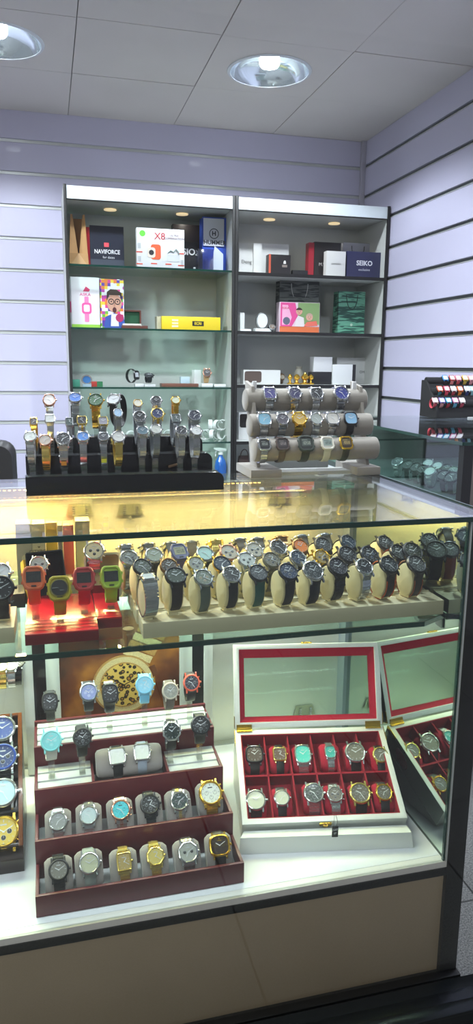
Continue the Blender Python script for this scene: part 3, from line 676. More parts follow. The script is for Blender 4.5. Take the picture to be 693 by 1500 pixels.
# ================================================================== UPPER SHELF OF THE COUNTER
cream = mat('cream_velvet', 'E8DBA6', .85, bump=.4, scale=600, sheen=.3, var=.05)
boardm = mat('cream_board', 'DCD4B0', .6, var=.05, scale=8)
gC = 'watches on cream cuffs on the counter shelf'; gCu = 'cream cuffs under the watches on the shelf'
BOARDS = [('front', 1.160, .140, .704, .872), ('middle', 1.232, .138, .704, .872), ('back', 1.304, .136, .704, .872)]
for nm, y, x0, x1, z1 in BOARDS:
    o = M(); o.box(x0, x1, y, y+.058, ZS+.0004, z1, boardm); o.box(x0, x1, y+.056, y+.060, ZS+.0004, z1+.002, boardm); o = o.build('display_board', None, bevel=.0015)
    tag(o, f'long cream display board under the {nm} row of shelf watches', 'display board', 'cream boards on the glass shelf')
SH = {'front': (1.178, [
  (217, 843, 20, 'square', 'silver', 'C6C8C0', 'links', 'silver', 'chunky steel link watch', dict(e=78, bcol2='solid', bandw=.026)),
  (258, 842, 33, 'wide', 'gun', '2E3A2C', 'leather', '2A211C', 'dark green dial watch on black strap', {}),
  (299, 845, 30, 'round', 'steel', '66705F', 'leather', '5E6A5E', 'grey green watch on grey strap', dict(chrono='8A7A5C')),
  (340, 840, 29, 'round', 'silver', '1A1C1E', 'leather', '15161A', 'silver watch, black dial, black strap', {}),
  (379, 838, 30, 'round', 'gun', '34383C', 'leather', '2F5B50', 'charcoal watch on teal strap', dict(chrono=1)),
  (423, 836, 31, 'round', '20242E', '22314E', 'leather', '16161C', 'black chronograph with blue dial', dict(chrono=1)),
  (460, 836, 34, 'round', 'silver', '22282C', 'rubber', '17181C', 'silver chronograph on black strap', dict(chrono=1)),
  (496, 829, 33, 'round', '111114', '1A1822', 'links', '111114', 'all black chunky watch', dict(chrono=1)),
  (535, 829, 29, 'round', 'silver', '16181C', 'links', 'silver', 'silver bracelet watch with black dial', {}),
  (571, 826, 31, 'round', 'gun', '1D2226', 'leather', '241815', 'dark chronograph with orange edged strap', dict(chrono=1, edge='C0551E')),
  (611.5, 825, 32, 'round', 'gun', '3A3C3E', 'leather', '3A332E', 'grey dial watch on brown edged strap', dict(chrono=1, edge='8F4E2A')),
  (650, 825, 31, 'round', 'steel', '44524A', 'links', 'silver', 'silver bracelet watch with dark green dial', dict(chrono=1)),
  ]),
 'middle': (1.250, [
  (209, 829, 29, 'round', 'gun', '3C4434', 'rubber', '2A2C26', 'olive dial sports watch', dict(chrono=1)),
  (248, 828, 28, 'round', 'bronze', '4A3E32', 'leather', '5A4030', 'bronze watch on brown strap', {}),
  (288, 825, 28, 'round', 'palegold', '8A8C80', 'links', 'palegold', 'pale gold chronograph', dict(chrono=1)),
  (326, 825, 29, 'round', 'gold', '1E2A3C', 'leather', '1A1614', 'gold and blue black watch', dict(bezel='1E2A3C')),
  (362, 819, 28, 'round', 'silver', 'C8CCC6', 'links', 'silver', 'white dial silver chronograph', dict(chrono=1)),
  (398.5, 819, 28, 'round', '6E6C5E', '706A5A', 'links', '6E6C5E', 'taupe grey watch', dict(chrono=1)),
  (437.5, 816, 28, 'round', 'steel', '26364A', 'rubber', '1C222C', 'steel watch with blue dial', dict(chrono=1)),
  (472.5, 815, 28, 'round', 'gold', '9C8448', 'links', 'gold', 'gold watch with tan dial', dict(chrono=1)),
  (510, 811, 31, 'round', '141518', '17181C', 'rubber', '141518', 'black watch with white numerals', dict(chrono=1)),
  (543, 811, 31, 'round', 'gun', '14161A', 'rubber', '17181E', 'black diver style watch', dict(chrono='1C2E4A', bezel='1B2636')),
  (585, 808, 29, 'round', 'gun', '2C302E', 'rubber', '8A3A1E', 'dark watch on rust strap', dict(chrono=1)),
  (617, 805.5, 33, 'round', '2A2C2C', '2C322C', 'rubber', '1A1A1A', 'large black sports watch', dict(chrono=1)),
  (652, 805.5, 26, 'round', 'gold', '8E8E70', 'links', 'gold', 'gold chronograph with grey green dial', dict(chrono=1))]),
 'back': (1.322, [
  (189.5, 816, 28, 'round', 'silver', '6E6E66', 'links', 'silver', 'silver watch with grey dial', dict(chrono=1)),
  (226, 812, 27, 'round', 'silver', '8C9482', 'leather', '2A2A22', 'silver watch on dark strap', {}),
  (263.5, 807, 26, 'digi', '5C5E80', '8E8C6C', 'rubber', '4C4E86', 'violet blue digital watch', dict(screen=('3A3A2A', '55577A'))),
  (301, 810, 27, 'round', 'steel', 'A8CCC6', 'leather', '20242A', 'steel watch with light blue dial', dict(chrono=0)),
  (336, 808, 29, 'round', 'rose', 'B6AC98', 'links', '4A3A30', 'rose gold chronograph', dict(chrono=1)),
  (374, 804.5, 28, 'round', 'silver', 'B4AE9E', 'links', 'silver', 'silver white chronograph', dict(chrono=1)),
  (409, 800.6, 28, 'round', 'silver', '2A2C2C', 'links', 'silver', 'silver watch with black dial', {}),
  (441, 799, 26, 'round', 'bronze', 'E07B2C', 'leather', '5A3A22', 'bronze watch with orange dial', {}),
  (474.5, 797, 28, 'round', '3A3A38', '3C3C3A', 'rubber', '2A2A2A', 'matt grey watch', dict(chrono=1)),
  (511, 793, 26, 'round', '1E3040', '1C2C3C', 'rubber', '1C2A36', 'navy blue watch', {}),
  (565.5, 794, 27, 'round', '2C2E30', '2A2C2E', 'rubber', '1E2022', 'charcoal black watch', dict(chrono=1)),
  (596, 790, 25, 'round', 'bronze', '54462C', 'leather', '3A2C1E', 'brown gold watch', dict(chrono=1)),
  (629.5, 790, 25, 'round', 'gold', 'D88E3A', 'leather', '4A3426', 'gold watch with orange dial', {}),
  (662, 790, 31, 'round', 'silver', '6C8074', 'links', 'silver', 'chunky silver watch with green dial', dict(bezel='silver'))])}
def cuff(wt, a, b_, w_, label):
    m = M(); ellipse_solid(m, a, b_, w_, cream, k=.93)
    m.box(-w_*.42, w_*.42, -b_*.5, b_*.55, .0006, .006, cream)
    o = m.build('watch_cuff', None); o.location = wt.location; o.rotation_euler = wt.rotation_euler; tag(o, label, 'watch cuff', gCu); return o
for rn, (Y, ws) in SH.items():
    zb = .872; ws = [q for q in ws if atY(q[0], q[1], Y).x < .704]
    for i, (px, py, wp, sh_, cs, dl, st_, bc, desc, kw) in enumerate(ws):
        kw = dict(kw); edge = kw.pop('edge', None); e = kw.pop('e', 48)
        a, b_ = .034, .024
        D = atY(px, py, Y); D.x = min(D.x, .684)
        wt = watch(px, py, Y, wp, sh_, cs, dl, st_, bc, rowlab(desc, i, len(ws), f'in {rn} row on glass shelf'), gC, loc=D, e=e, a=a, b_=b_, rz=random.uniform(-3, 3)+4+13*min(1, px/480), tilt=0, **kw)
        wt.location.z = max(wt.location.z, zb+.0005)
        # sink the loop to the board: taller loops keep the dial where it is
        cuff(wt, a, b_, .026 if wp > 26 else .022, f'cream cuff under the {desc} of the {rn} shelf row')
        g = M(); g.box(-.008, .008, -.007, .007, 0, max(.002, wt.location.z-zb), boardm); 
        if wt.location.z-zb > .003:
            g = g.build('cuff_foot', None); g.location = (wt.location.x, wt.location.y, zb); tag(g, f'small cream foot below the {desc} in {rn} row', 'display foot', 'cream feet under the shelf cuffs')
        if edge:
            m = M(); P = loop_frame(a+.0016, b_+.0016, R_(e), 2.0)[26:-30:6]
            for sx in (-1, 1): m.tube([(sx*.0095, y, z+a) for y, z in P], .0011, anymat(edge), n=6)
            m.build('strap_edge', wt)
# rear row turned away towards the seller: only cuffs and band backs show
RB = [(183, 790, 'silver', 'round'), (215, 789, '6B6654', 'round'), (248, 788, '77756A', 'round'), (280, 787, '8A7B5A', 'round'), (315, 785, 'palegold', 'round'), (348, 784, '5A5140', 'round'), (376, 783, '4E4A3C', 'round'), (409, 782, 'bronze', 'round'), (440, 781, '4A4436', 'round'), (472, 779, '3E3A2E', 'round'), (555, 776, '5A5546', 'round'), (587, 774, '7A6C46', 'round'), (616, 773, '8A6A46', 'round'), (645, 771, 'gold', 'round'), (672, 771, '6A604A', 'round')]
o = M(); o.box(.136, .68, 1.405, 1.46, ZS+.0004, .868, boardm); o = o.build('display_board', None, bevel=.0015); tag(o, 'long cream display board under the rearmost turned away watches', 'display board', 'cream boards on the glass shelf')
words = ['silver', 'olive grey', 'warm grey', 'tan', 'pale gold', 'dark brown', 'dark olive', 'bronze', 'brown grey', 'black brown', 'grey brown', 'ochre', 'copper brown', 'bright gold', 'taupe']
RB = RB[:10]
for i, (px, py, c_, s_) in enumerate(RB):
    D = atY(px, py, 1.432); D.z = .942
    st_ = 'links' if c_ in ('silver', 'palegold', 'gold', 'bronze') else 'leather'
    wt = watch(0, 0, 0, 25, s_, c_ if st_ == 'links' else 'steel', '8A8A80', st_, c_, f'{words[i]} band watch turned away, {ordi(i, 10)} in rearmost shelf row', 'turned away watches at the back of the shelf', e=50, a=.034, b_=.024, rz=180+random.uniform(-8, 8), loc=D, lite=True, bandw=.021)
    wt.location.z = .8685
    cuff(wt, .034, .024, .019, f'cream cuff under the {words[i]} band watch of the rearmost row')

# red block stand with four coloured digital watches
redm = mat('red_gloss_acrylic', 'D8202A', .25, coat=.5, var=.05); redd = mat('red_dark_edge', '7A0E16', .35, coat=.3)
Rd = empty('red_stand', 'red two level acrylic block stand on the counter glass shelf', 'watch stand', (.03, 1.26, ZS+.0004)); T = Matrix.Translation((-.03, -1.26, -ZS))
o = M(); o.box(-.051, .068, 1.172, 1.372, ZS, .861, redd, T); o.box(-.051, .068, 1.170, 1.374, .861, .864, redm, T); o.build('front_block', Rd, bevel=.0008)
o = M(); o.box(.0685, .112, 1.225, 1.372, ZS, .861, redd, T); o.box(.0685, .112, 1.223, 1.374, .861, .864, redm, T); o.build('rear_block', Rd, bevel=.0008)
o = M()
for y in (1.185, 1.200, 1.215, 1.232): o.box(-.051, .068 if y < 1.22 else .112, y-.0006, y+.0006, .8639, .8645, redd, T)
o.build('groove_line', Rd)
gR = 'bright digital watches on the red stand'
for i, (px, py, Y, wp, c_, bc, desc, kw) in enumerate((
  (49, 846, 1.225, 33, 'C8653C', 'E0532A', 'orange digital watch', {}),
  (87, 861, 1.200, 34, 'A89A22', 'A8941C', 'yellow watch with round black dial', dict(round=1)),
  (123, 847, 1.235, 32, 'A83A3A', 'C41E34', 'red digital watch', {}),
  (163, 845, 1.250, 32, '93AE3A', '8EBE2C', 'lime green digital watch', {}))):
    rd = kw.pop('round', 0)
    wt = watch(px, py, Y, wp, 'digi', c_, '141618' if not rd else c_, 'rubber', bc, f'{desc}, {ordi(i, 4)} on the red stand', gR, e=32, a=.030, b_=.022, screen=('5A625E', c_), bandw=.021)
    if rd:
        ch = [q for q in wt.children if q.name.startswith('dial')][0]
        for k in list(ch.children): bpy.data.objects.remove(k)
        er = R_(32); dpt = [q for q in wt.children if q.name.startswith('case')]
        # round black face over the screen
        D = atY(px, py, Y); N = Vector((0, -math.cos(er), math.sin(er))); U = Vector((0, math.sin(er), math.cos(er)))
        L = D-Vector(wt.location); L = Vector((0, L.y, L.z)); Tc = Matrix(((1, 0, 0, 0), (0, U.y, N.y, L.y), (0, U.z, N.z, L.z), (0, 0, 0, 1))); r = .0135
        m = M(); m.lathe([(r*1.12, -.001), (r*1.12, .0004), (r, .0008)], anymat('6A6218'), Tc, n=28); m.lathe([(r, .0006), (r*.99, .0012)], anymat('121314', 'dial'), Tc, n=28)
        m.build('round_face', wt)
        m = M(); m.box(-r*.8, -r*.2, -.0006, .0006, .0013, .0018, anymat('silver'), Tc); m.box(.001, r*.6, -.005, -.004, .0013, .0018, anymat('silver'), Tc); m.build('hands', wt)
    z0 = .8645
    clip(Rd, wt, z0)

# black open gift box with a silver watch, and cream open box with a white dial watch
def open_box(name, label, cxy, size, lean, rz, mo, mi_, hgt, z=ZS+.0005):
    t = empty(name, label, 'box', (cxy[0], cxy[1], z), (0, 0, R_(rz))); w_, d_ = size
    m = M(); m.box(-w_/2, w_/2, -d_/2, d_/2, 0, hgt*.45, mo); m.build('body', t, bevel=.002)
    m = M(); 
    L = Matrix.Translation((0, 0, hgt*.45)) @ Matrix.Rotation(-R_(lean), 4, 'X')
    return t, L
bb = empty('gift_box', 'open black patterned box holding a silver watch behind red stand', 'box', (-.016, 1.40, ZS+.0005), (0, 0, R_(12)))
bk = mat('black_pattern_card', '1E2220', .5, var=.9, scale=160); yl = mat('yellow_card', 'D9B021', .5); bin_ = mat('black_velvet', '141413', .8)
w2, h2 = .034, .092
Tt = Matrix.Rotation(R_(-24), 4, 'X')
m = M(); m.box(-w2, w2, .002, .004, 0, h2, bin_, Tt); m.build('lining', bb)
m = M(); m.box(-w2-.002, -w2, -.03, .004, 0, h2, bk, Tt); m.box(w2, w2+.002, -.03, .004, 0, h2, bk, Tt); m.box(-w2, w2, -.03, .004, h2, h2+.002, bk, Tt); m.box(-w2, w2, .004, .007, 0, h2, bk, Tt); m.build('tray', bb)
m = M(); m.box(-w2-.006, -w2-.002, -.024, .010, 0, h2-.01, yl, Tt); m.build('yellow_side', bb)
watch(57, 826, 1.36, 27, 'round', 'silver', 'AEB4AC', 'links', 'silver', 'silver chronograph lying in the open black box', None, e=20, a=.026, b_=.018, tilt=18, chrono=1)
cb = empty('gift_box', 'cream rounded open box with red base behind the red watch', 'box', (.092, 1.395, ZS+.0005), (0, 0, R_(-3)))
crm = mat('cream_tin', 'CFC9A4', .45, coat=.2); Tt = Matrix.Rotation(R_(-20), 4, 'X')
m = M(); P = rounded(-.036, .036, .0, .088, .012); P = [(x, z) for x, z in P]
def rr(x0, x1, z0, z1, r, n=5):
    out = []
    for cx_, cz_, a0 in ((x1-r, z0+r, -90), (x1-r, z1-r, 0), (x0+r, z1-r, 90), (x0+r, z0+r, 180)):
        for k in range(n+1): a = R_(a0+90*k/n); out.append((cx_+r*math.cos(a), cz_+r*math.sin(a)))
    return out
Po = rr(-.036, .036, 0, .088, .010); Pi = rr(-.032, .032, .004, .084, .008)
m.loft([[(x, .006, z) for x, z in Po], [(x, -.022, z) for x, z in Po], [(x, -.022, z) for x, z in Pi], [(x, .004, z) for x, z in Pi]], crm, Tt); m.build('tray', cb)
m = M(); m.box(-.030, .030, -.0245, -.0225, 0, .034, mat('maroon_card', '6E1A20', .5)); m.build('front_card', cb, bevel=.001)
watch(138, 806, 1.375, 30, 'round', 'silver', 'D6CFA8', 'links', 'silver', 'silver watch with cream dial standing in cream box', None, e=35, a=.026, b_=.018, chrono=1)

# half seen black watches on a cream block at the left edge
o = M(); o.box(-.155, -.068, 1.19, 1.30, ZS+.0004, .872, boardm); o = o.build('display_board', None, bevel=.0015); tag(o, 'short cream block under black watch at the left edge', 'display board')
wt = watch(0, 851, 1.21, 40, 'round', '151517', '1B1B1E', 'rubber', '151517', 'big black watch cut off by left frame edge', gC, e=34, a=.034, b_=.024); wt.location.z = .8725; cuff(wt, .034, .024, .024, 'cream cuff under the black watch at left frame edge')
wt = watch(0, 829, 1.29, 32, 'round', 'silver', 'C9CDD0', 'leather', '1A1A1A', 'silver watch with white dial at upper left edge', gC, e=44, a=.034, b_=.024); wt.location.z = .8725; cuff(wt, .034, .024, .024, 'cream cuff under the white dial watch at left edge')
# coloured cartons at the back left of the shelf
def carton(label, x0, x1, y0, y1, z0, z1, colr, name='carton', rz=0, cat='box', group=None, bevel=.001, m_=None):
    cx_, cy_ = (x0+x1)/2, (y0+y1)/2; t = empty(name, label, cat, (cx_, cy_, z0+.0004), (0, 0, R_(rz)), group)
    M().box(-(x1-x0)/2, (x1-x0)/2, -(y1-y0)/2, (y1-y0)/2, 0, z1-z0, m_ or plain(colr, .45, .2), None).build('body', t, bevel=bevel); return t
def onfront(t, y0, x, z, rz=0): return Matrix.Translation((x, y0-.0006, z)) @ Matrix.Rotation(PI/2, 4, 'X')
for i, (xa, xb, top, colr, lab) in enumerate(((22, 46, 768, 'B7AE94', 'grey beige patterned carton at back left of shelf'), (46, 66, 768, 'E2D6A8', 'cream carton with small printed name at back left shelf'), (66, 84, 766, 'EDBE1F', 'bright yellow carton at back left of shelf'), (84, 92, 770, '9C927A', 'narrow taupe carton between yellow and red cartons'), (92, 108, 770, 'D9604C', 'coral red carton at back of shelf'), (110, 132, 764, 'A9AE8C', 'sage green carton at back of shelf'))):
    a1, a2 = atY(xa, top, 1.50), atY(xb, top, 1.50)
    t = carton(lab, a1.x, a2.x-.001, 1.50, 1.545, ZS, a1.z, colr)
    if i == 1:
        letter('CITYBOL', .010, plain('6E654A'), onfront(t, -.0225, 0, .075), t); 
        M().prism([(-.003, .086), (.003, .086), (0, .082)], 0, .0006, plain('6E654A'), onfront(t, -.0225, 0, 0)).build('logo', t)
o = carton('long cream carton lying behind red and cream boxes', .02, .13, 1.44, 1.485, ZS, .872, 'D8D0B0')
o = carton('dark grey carton lying at the left of the shelf', -.12, -.056, 1.37, 1.43, ZS, .872, '2E3438'); letter('Color', .010, plain('9FB0B4'), onfront(o, -.03, .0, .014), o)
# round clear base discs on the glass
for i, (px, py) in enumerate(((188, 921),)):
    q = atZ(px, py, ZS+.0005); o = M().lathe([(.009, 0), (.010, .0006), (.009, .0012), (.004, .0012)], mat('disc_cream', 'B9AE7A', .5), n=24).build('display_disc', None, loc=q); tag(o, 'small cream disc lying beside the red stand', 'disc')

# ================================================================== LOWER COMPARTMENT: MAHOGANY STAIR STAND (24 watches)
mah = mat('mahogany_lacquer', '561620', .42, coat=.05, var=.25, scale=30, stretch=(1, 8, 8)); mahl = mat('stand_lining', 'B9BEBD', .6); grey_p = mat('grey_pillow_velvet', '87827E', .85, bump=.4, scale=700, sheen=.4, var=.06)
Mh = empty('tiered_stand', 'dark mahogany four tier watch stand in the lower compartment', 'watch stand', (.133, 1.27, ZF+.0004)); T = Matrix.Translation((-.133, -1.27, -ZF))
TX0, TX1 = -.054, .316; TY = [1.135, 1.22, 1.305, 1.39]; TZ = [.404, .450, .500, .543]; dep = .085
for k in range(4):
    y0, z1 = TY[k], TZ[k]; lo = ZF if k == 0 else TZ[k-1]-.03
    m = M(); m.box(TX0, TX1, y0, y0+.006, ZF if k == 0 else lo, z1, mah, T); m.build('front_board', Mh, bevel=.0008)
    yb = TY[k+1] if k < 3 else y0+.095
    for x in (TX0, TX1-.006):
        m = M(); m.box(x, x+.006, y0+.006, yb-.0002, ZF, z1, mah, T); m.build('side_board', Mh, bevel=.0008)
    if k < 2:
        m = M(); m.box(TX0+.006, TX1-.006, y0+.006, yb, z1-.034, z1-.031, mahl, T); m.build('tray_floor', Mh)
        if k == 0: pass
    else:
        x0s = [(TX0+.006, TX1-.006)] if k == 3 else [(TX0+.006, .055), (.207, TX1-.006)]
        for xa, xb in x0s:
            m = M(); n = 4 if k == 3 else 3
            for q in range(n):
                ya = y0+.008+(yb-y0-.010)*q/n; m.box(xa, xb, ya, ya+(yb-y0-.010)/n-.0012, z1-.010+q*.003, z1-.004+q*.003, mahl, T)
            m.build('slotted_top', Mh, bevel=.0005)
        if k == 2:
            for x in (.055, .202): M().box(x, x+.005, y0+.006, yb-.0002, z1-.02, z1+.001, mah, T).build('divider', Mh)
            M().box(.060, .202, y0+.006, yb, z1-.036, z1-.033, mahl, T).build('tray_floor', Mh)
M().box(TX0, TX1, 1.479, 1.485, ZF, .553, mah, T).build('back_board', Mh)
gM = 'watches on the mahogany tier stand'; gP = 'grey pillows in the mahogany stand'
def pillow(wt, a, b_, w_, p, mt, label, group, k=.95):
    m = M(); E_ = ellipse_pts(a, b_, p, 28); n = 8; rings = []
    for q in range(n+1):
        u = q/n*2-1; s_ = (1-abs(u)**5*.22)*k; rings.append([(u*w_/2, y*s_, z*s_+a) for y, z in E_])
    m.loft(rings, mt); o = m.build('watch_pillow', None); o.location = wt.location; o.rotation_euler = wt.rotation_euler; tag(o, label, 'watch pillow', group); return o
PR = [
 (1.172, [(85, 1203, 27, 'round', 'silver', '8E9290', 'links', 'silver', 'silver watch with grey dial', {}),
  (130, 1194, 27, 'round', 'silver', 'B9CBCB', 'links', 'silver', 'silver watch with icy white dial', {}),
  (177, 1186, 29, 'round', 'rose', '4FC4CC', 'links', 'silver', 'steel and rose watch with turquoise dial', dict(chrono='4FC4CC', marks='black', bcol2='rose')),
  (220, 1178, 29, 'round', 'black', '17191A', 'links', '202426', 'black bracelet chronograph', dict(chrono=1)),
  (263, 1173, 27, 'round', 'silver', '2A3A38', 'links', 'silver', 'silver chronograph with dark dial', dict(chrono=1, bcol2='palegold')),
  (309, 1161, 35, 'round', 'gold', 'DDE4D8', 'links', 'gold', 'large gold chronograph with white dial', dict(chrono='DDE4D8', marks='black'))], TZ[1], 'upper', 1.262),
 (1.09, [(86, 1274, 30, 'round', '17171A', '77756C', 'links', '1A1A1C', 'matt black watch with grey brown dial', {}),
  (131, 1264, 31, 'round', 'silver', 'B9BC9E', 'mesh', '8E9692', 'silver mesh watch with pale dial', {}),
  (182, 1262, 27, 'tank', 'palegold', 'A8935A', 'links', 'palegold', 'square gold watch', dict(bezel='palegold')),
  (228, 1254, 27, 'oct', 'palegold', 'C9B766', 'links', 'palegold', 'octagonal gold watch', {}),
  (276, 1248, 31, 'oct', 'silver', 'A7ABA0', 'links', 'silver', 'silver chronograph with two dark subdials', dict(chrono='2A2C2A')),
  (322, 1238, 31, 'cushion', 'gold', '2A1D12', 'rubber', '1C1412', 'gold watch with black dial on black strap', dict(chrono='2F2A12', marks='gold'))], TZ[0], 'lower', 1.177)]
for _, ws, z1, rn, yc in PR:
    for i, (px, py, wp, sh_, cs, dl, st_, bc, desc, kw) in enumerate(ws):
        a, b_, p_ = .034, .017, 2.5; tl = 38
        Yd = yc-.016
        wt = watch(px, py, Yd, wp, sh_, cs, dl, st_, bc, rowlab(desc, i, 6, f'on {rn} pillow row of mahogany stand'), gM, e=4, a=a, b_=b_, p=p_, tilt=tl, bandw=(wp*.0012*.55), rz=random.uniform(-3, 3), **kw)
        pillow(wt, a, b_, .048, p_, grey_p, f'grey pillow under the {desc}', gP)
# two rectangular watches side by side on one broad pillow
for i, (px, py, wp, bc, desc) in enumerate(((172, 1107, 27, '15171A', 'silver rectangular watch on black strap'), (208, 1101, 26, '8C96A2', 'silver rectangular watch on grey blue strap'))):
    wt = watch(px, py, 1.338, wp, 'square', 'silver', 'C2C8C4', 'leather', bc, f'{desc} on the broad grey pillow', gM, e=4, a=.030, b_=.019, p=2.5, tilt=38, rz=[3, -3][i])
    if i == 0: w0_ = wt
m = M(); E_ = ellipse_pts(.030, .019, 2.5, 28)
rings = [[(u*.066, y*s_, z*s_+.030) for y, z in E_] for u, s_ in ((-1, .70), (-.95, .86), (-.8, .93), (0, .95), (.8, .93), (.95, .86), (1, .70))]
m.loft(rings, grey_p); o = m.build('watch_pillow', None); o.location = (.131, w0_.location.y, w0_.location.z); o.rotation_euler = (-R_(38), 0, 0); tag(o, 'broad grey pillow carrying two rectangular watches in mahogany stand', 'watch pillow')
CL = [
 ('top', 1.425, .547, [(73, 1028, 25, 'tonneau', '1E1E20', '26262A', 'rubber', '1A1A1D', 'black watch with thin white markers', {}),
  (130, 1014, 27, 'round', 'steel', '8E98C8', 'leather', '17181C', 'pale violet dial watch on black strap', dict(chrono='AEB6DC')),
  (162, 1016, 26, 'tonneau', '1A1A1C', '1E1F22', 'rubber', '17171A', 'black watch with white crown tag', dict(white=1)),
  (212, 1003, 27, 'round', '7FC0DC', '8CC8DE', 'rubber', '6FB6D6', 'sky blue watch', dict(chrono='9ED2E4')),
  (250, 1012, 25, 'round', 'B9B0A2', '8A8A80', 'leather', '5E554E', 'taupe grey chronograph', dict(chrono='9A968A')),
  (281, 1000, 25, 'round', 'D9604A', '1F2030', 'rubber', '1B1A1E', 'coral red watch with black dial', dict(chrono=1))]),
 ('second', 1.34, .502, [(75, 1085, 31, 'round', '86CFCE', '7CC6C6', 'rubber', 'D2D2CA', 'turquoise watch on white strap', dict(chrono='8ED6D4')),
  (121, 1080, 28, 'round', '2E3030', '141618', 'leather', '17181B', 'black chronograph with silver rim', dict(chrono=1)),
  (252, 1071, 28, 'oct', 'silver', '14211E', 'leather', '17181B', 'octagonal silver watch with black dial', {}),
  (294, 1062, 29, 'round', 'gun', '17191B', 'leather', '141416', 'large black chronograph', dict(chrono=1))])]
for rn, Y, zs, ws in CL:
    for i, (px, py, wp, sh_, cs, dl, st_, bc, desc, kw) in enumerate(ws):
        kw = dict(kw); wh = kw.pop('white', 0)
        wt = watch(px, py, Y-.02, wp, sh_, cs, dl, st_, bc, f'{desc}, {ordi(i, len(ws))} on {rn} tier of mahogany stand', gM, e=24, a=.031, b_=.021, rz=random.uniform(-5, 5), **kw)
        clip(Mh, wt, zs)
        if wh: m = M(); m.box(-.009, .009, -.004, .004, .060, .066, anymat('E4E4E0')); m.build('white_tag', wt)

# cropped wooden tray of four watches at the left edge
Lt = empty('wooden_tray', 'tilted wooden tray of chunky watches cut off by left edge', 'watch tray', (-.09, 1.262, ZF+.0004))
wal = mat('walnut_lacquer', '6A3A1A', .25, coat=.4, var=.3, scale=25, stretch=(1, 6, 1)); tb = mat('tray_dark_lining', '141214', .8)
# wedge: front 1.255 z .363-.42 rising to the back
Tl = Matrix.Translation((.016, 1.262, 0)) 
pf0, pf1 = (1.262, .418), (1.452, .592); slope = math.atan2(pf1[1]-pf0[1], pf1[0]-pf0[0])
Tq = Matrix.Translation((0, 0, .418-ZF)) @ Matrix.Rotation(slope, 4, 'X'); Ln = math.hypot(pf1[0]-pf0[0], pf1[1]-pf0[1])
XR_ = .013
m = M(); m.loft([[(x, 0, 0), (x, .19, 0), (x, .19, .592-ZF-.028), (x, 0, .418-ZF-.028)] for x in (-.20, XR_)], mat('dark_walnut', '23130F', .3, coat=.3, var=.2, scale=20)); m.build('wedge_base', Lt, bevel=.001)
m = M(); m.box(XR_-.008, XR_, 0, Ln, -.028, 0, wal, Tq); m.build('side_rail', Lt, bevel=.001)
m = M(); m.box(-.20, XR_-.008, Ln-.006, Ln, -.028, 0, wal, Tq); m.build('back_rail', Lt, bevel=.001)
m = M(); m.box(-.20, XR_-.008, 0, .006, -.028, 0, mat('dark_walnut', '23130F', .3), Tq); m.build('front_rail', Lt, bevel=.001)
m = M(); m.box(-.20, XR_-.008, .006, Ln-.006, -.026, -.022, tb, Tq); 
for k in (1, 2, 3): m.box(-.20, XR_-.008, Ln*k/4-.002, Ln*k/4+.002, -.022, -.004, tb, Tq)
m.build('lining', Lt)
for i, (px, py, wp, cs, dl, bz, desc) in enumerate(((3, 1066, 38, 'silver', '4A5A96', 'silver', 'silver watch with violet blue dial'), (4, 1108, 40, 'silver', '2A3A6A', '2E4A9A', 'silver watch with red and blue bezel'), (4, 1160, 42, 'silver', 'A9D4DC', 'silver', 'silver watch with ice blue dial'), (5, 1218, 46, 'gold', 'C9B04A', 'gold', 'gold chronograph with gold dial'))):
    k = 3-i; yy = 1.262+math.cos(slope)*Ln*(k+.5)/4; 
    wt = watch(px, py, yy-.004, wp, 'round', cs, dl, 'links' if i != 2 else 'leather', 'silver' if i != 2 and i != 3 else 'gold' if i == 3 else '1A1A1E', f'{desc}, {["topmost", "second from top", "third from top", "lowest"][i]} in the left tray', 'watches in the left wooden tray', e=3, a=.026, b_=.016, p=2.5, tilt=42, bezel=bz, chrono=1 if i in (1, 3) else 0)
    pillow(wt, .026, .016, .044, 2.5, tb, f'black pillow under the {desc}', 'black pillows in the left wooden tray')

# ================================================================== WHITE WATCH BOX WITH RED VELVET
wl = mat('white_lacquer', 'D6DAD6', .3, coat=.3); redv = mat('crimson_velvet', '9E062A', .9, bump=.4, scale=600, var=.12); redv2 = mat('dark_red_velvet', '8A0420', .9, bump=.3, scale=500, var=.12)
pBL = Vector((.339, 1.237, .410)); pBR = Vector((.668, 1.180, .410)); pTL = Vector((.378, 1.433, .505))
ex = (pBR-pBL).normalized(); wB = .334; dv = pTL-pBL; dv = dv-ex*dv.dot(ex); dB = dv.length; ey = dv.normalized(); ez = ex.cross(ey)
rotB = Matrix((ex, ey, ez)).transposed(); eul = rotB.to_euler()
WB = empty('watch_box', 'open white box lined with crimson velvet holding twelve watches', 'watch box', pBL-ez*.048, eul)
hB = .048; t_ = .012
m = M()
Po = [(0, 0), (wB, 0), (wB, dB), (0, dB)]; Pi = [(t_, t_), (wB-t_, t_), (wB-t_, dB-t_), (t_, dB-t_)]
m.loft([[(x, y, 0) for x, y in Po], [(x, y, hB) for x, y in Po], [(x, y, hB) for x, y in Pi], [(x, y, .006) for x, y in Pi]], wl)
m.build('body', WB, bevel=.0015)
m = M(); m.box(t_, wB-t_, t_, dB-t_, .006, .009, redv2)
for x0, x1, y0, y1 in ((t_, t_+.002, t_, dB-t_), (wB-t_-.002, wB-t_, t_, dB-t_), (t_, wB-t_, t_, t_+.002), (t_, wB-t_, dB-t_-.002, dB-t_)): m.box(x0, x1, y0, y1, .006, hB-.001, redv2)
for k in range(1, 6): x = t_+(wB-2*t_)*k/6; m.box(x-.0015, x+.0015, t_, dB-t_, .006, hB-.006, redv2)
m.box(t_, wB-t_, dB/2-.002, dB/2+.002, .006, hB-.006, redv2)
m.build('velvet_lining', WB)
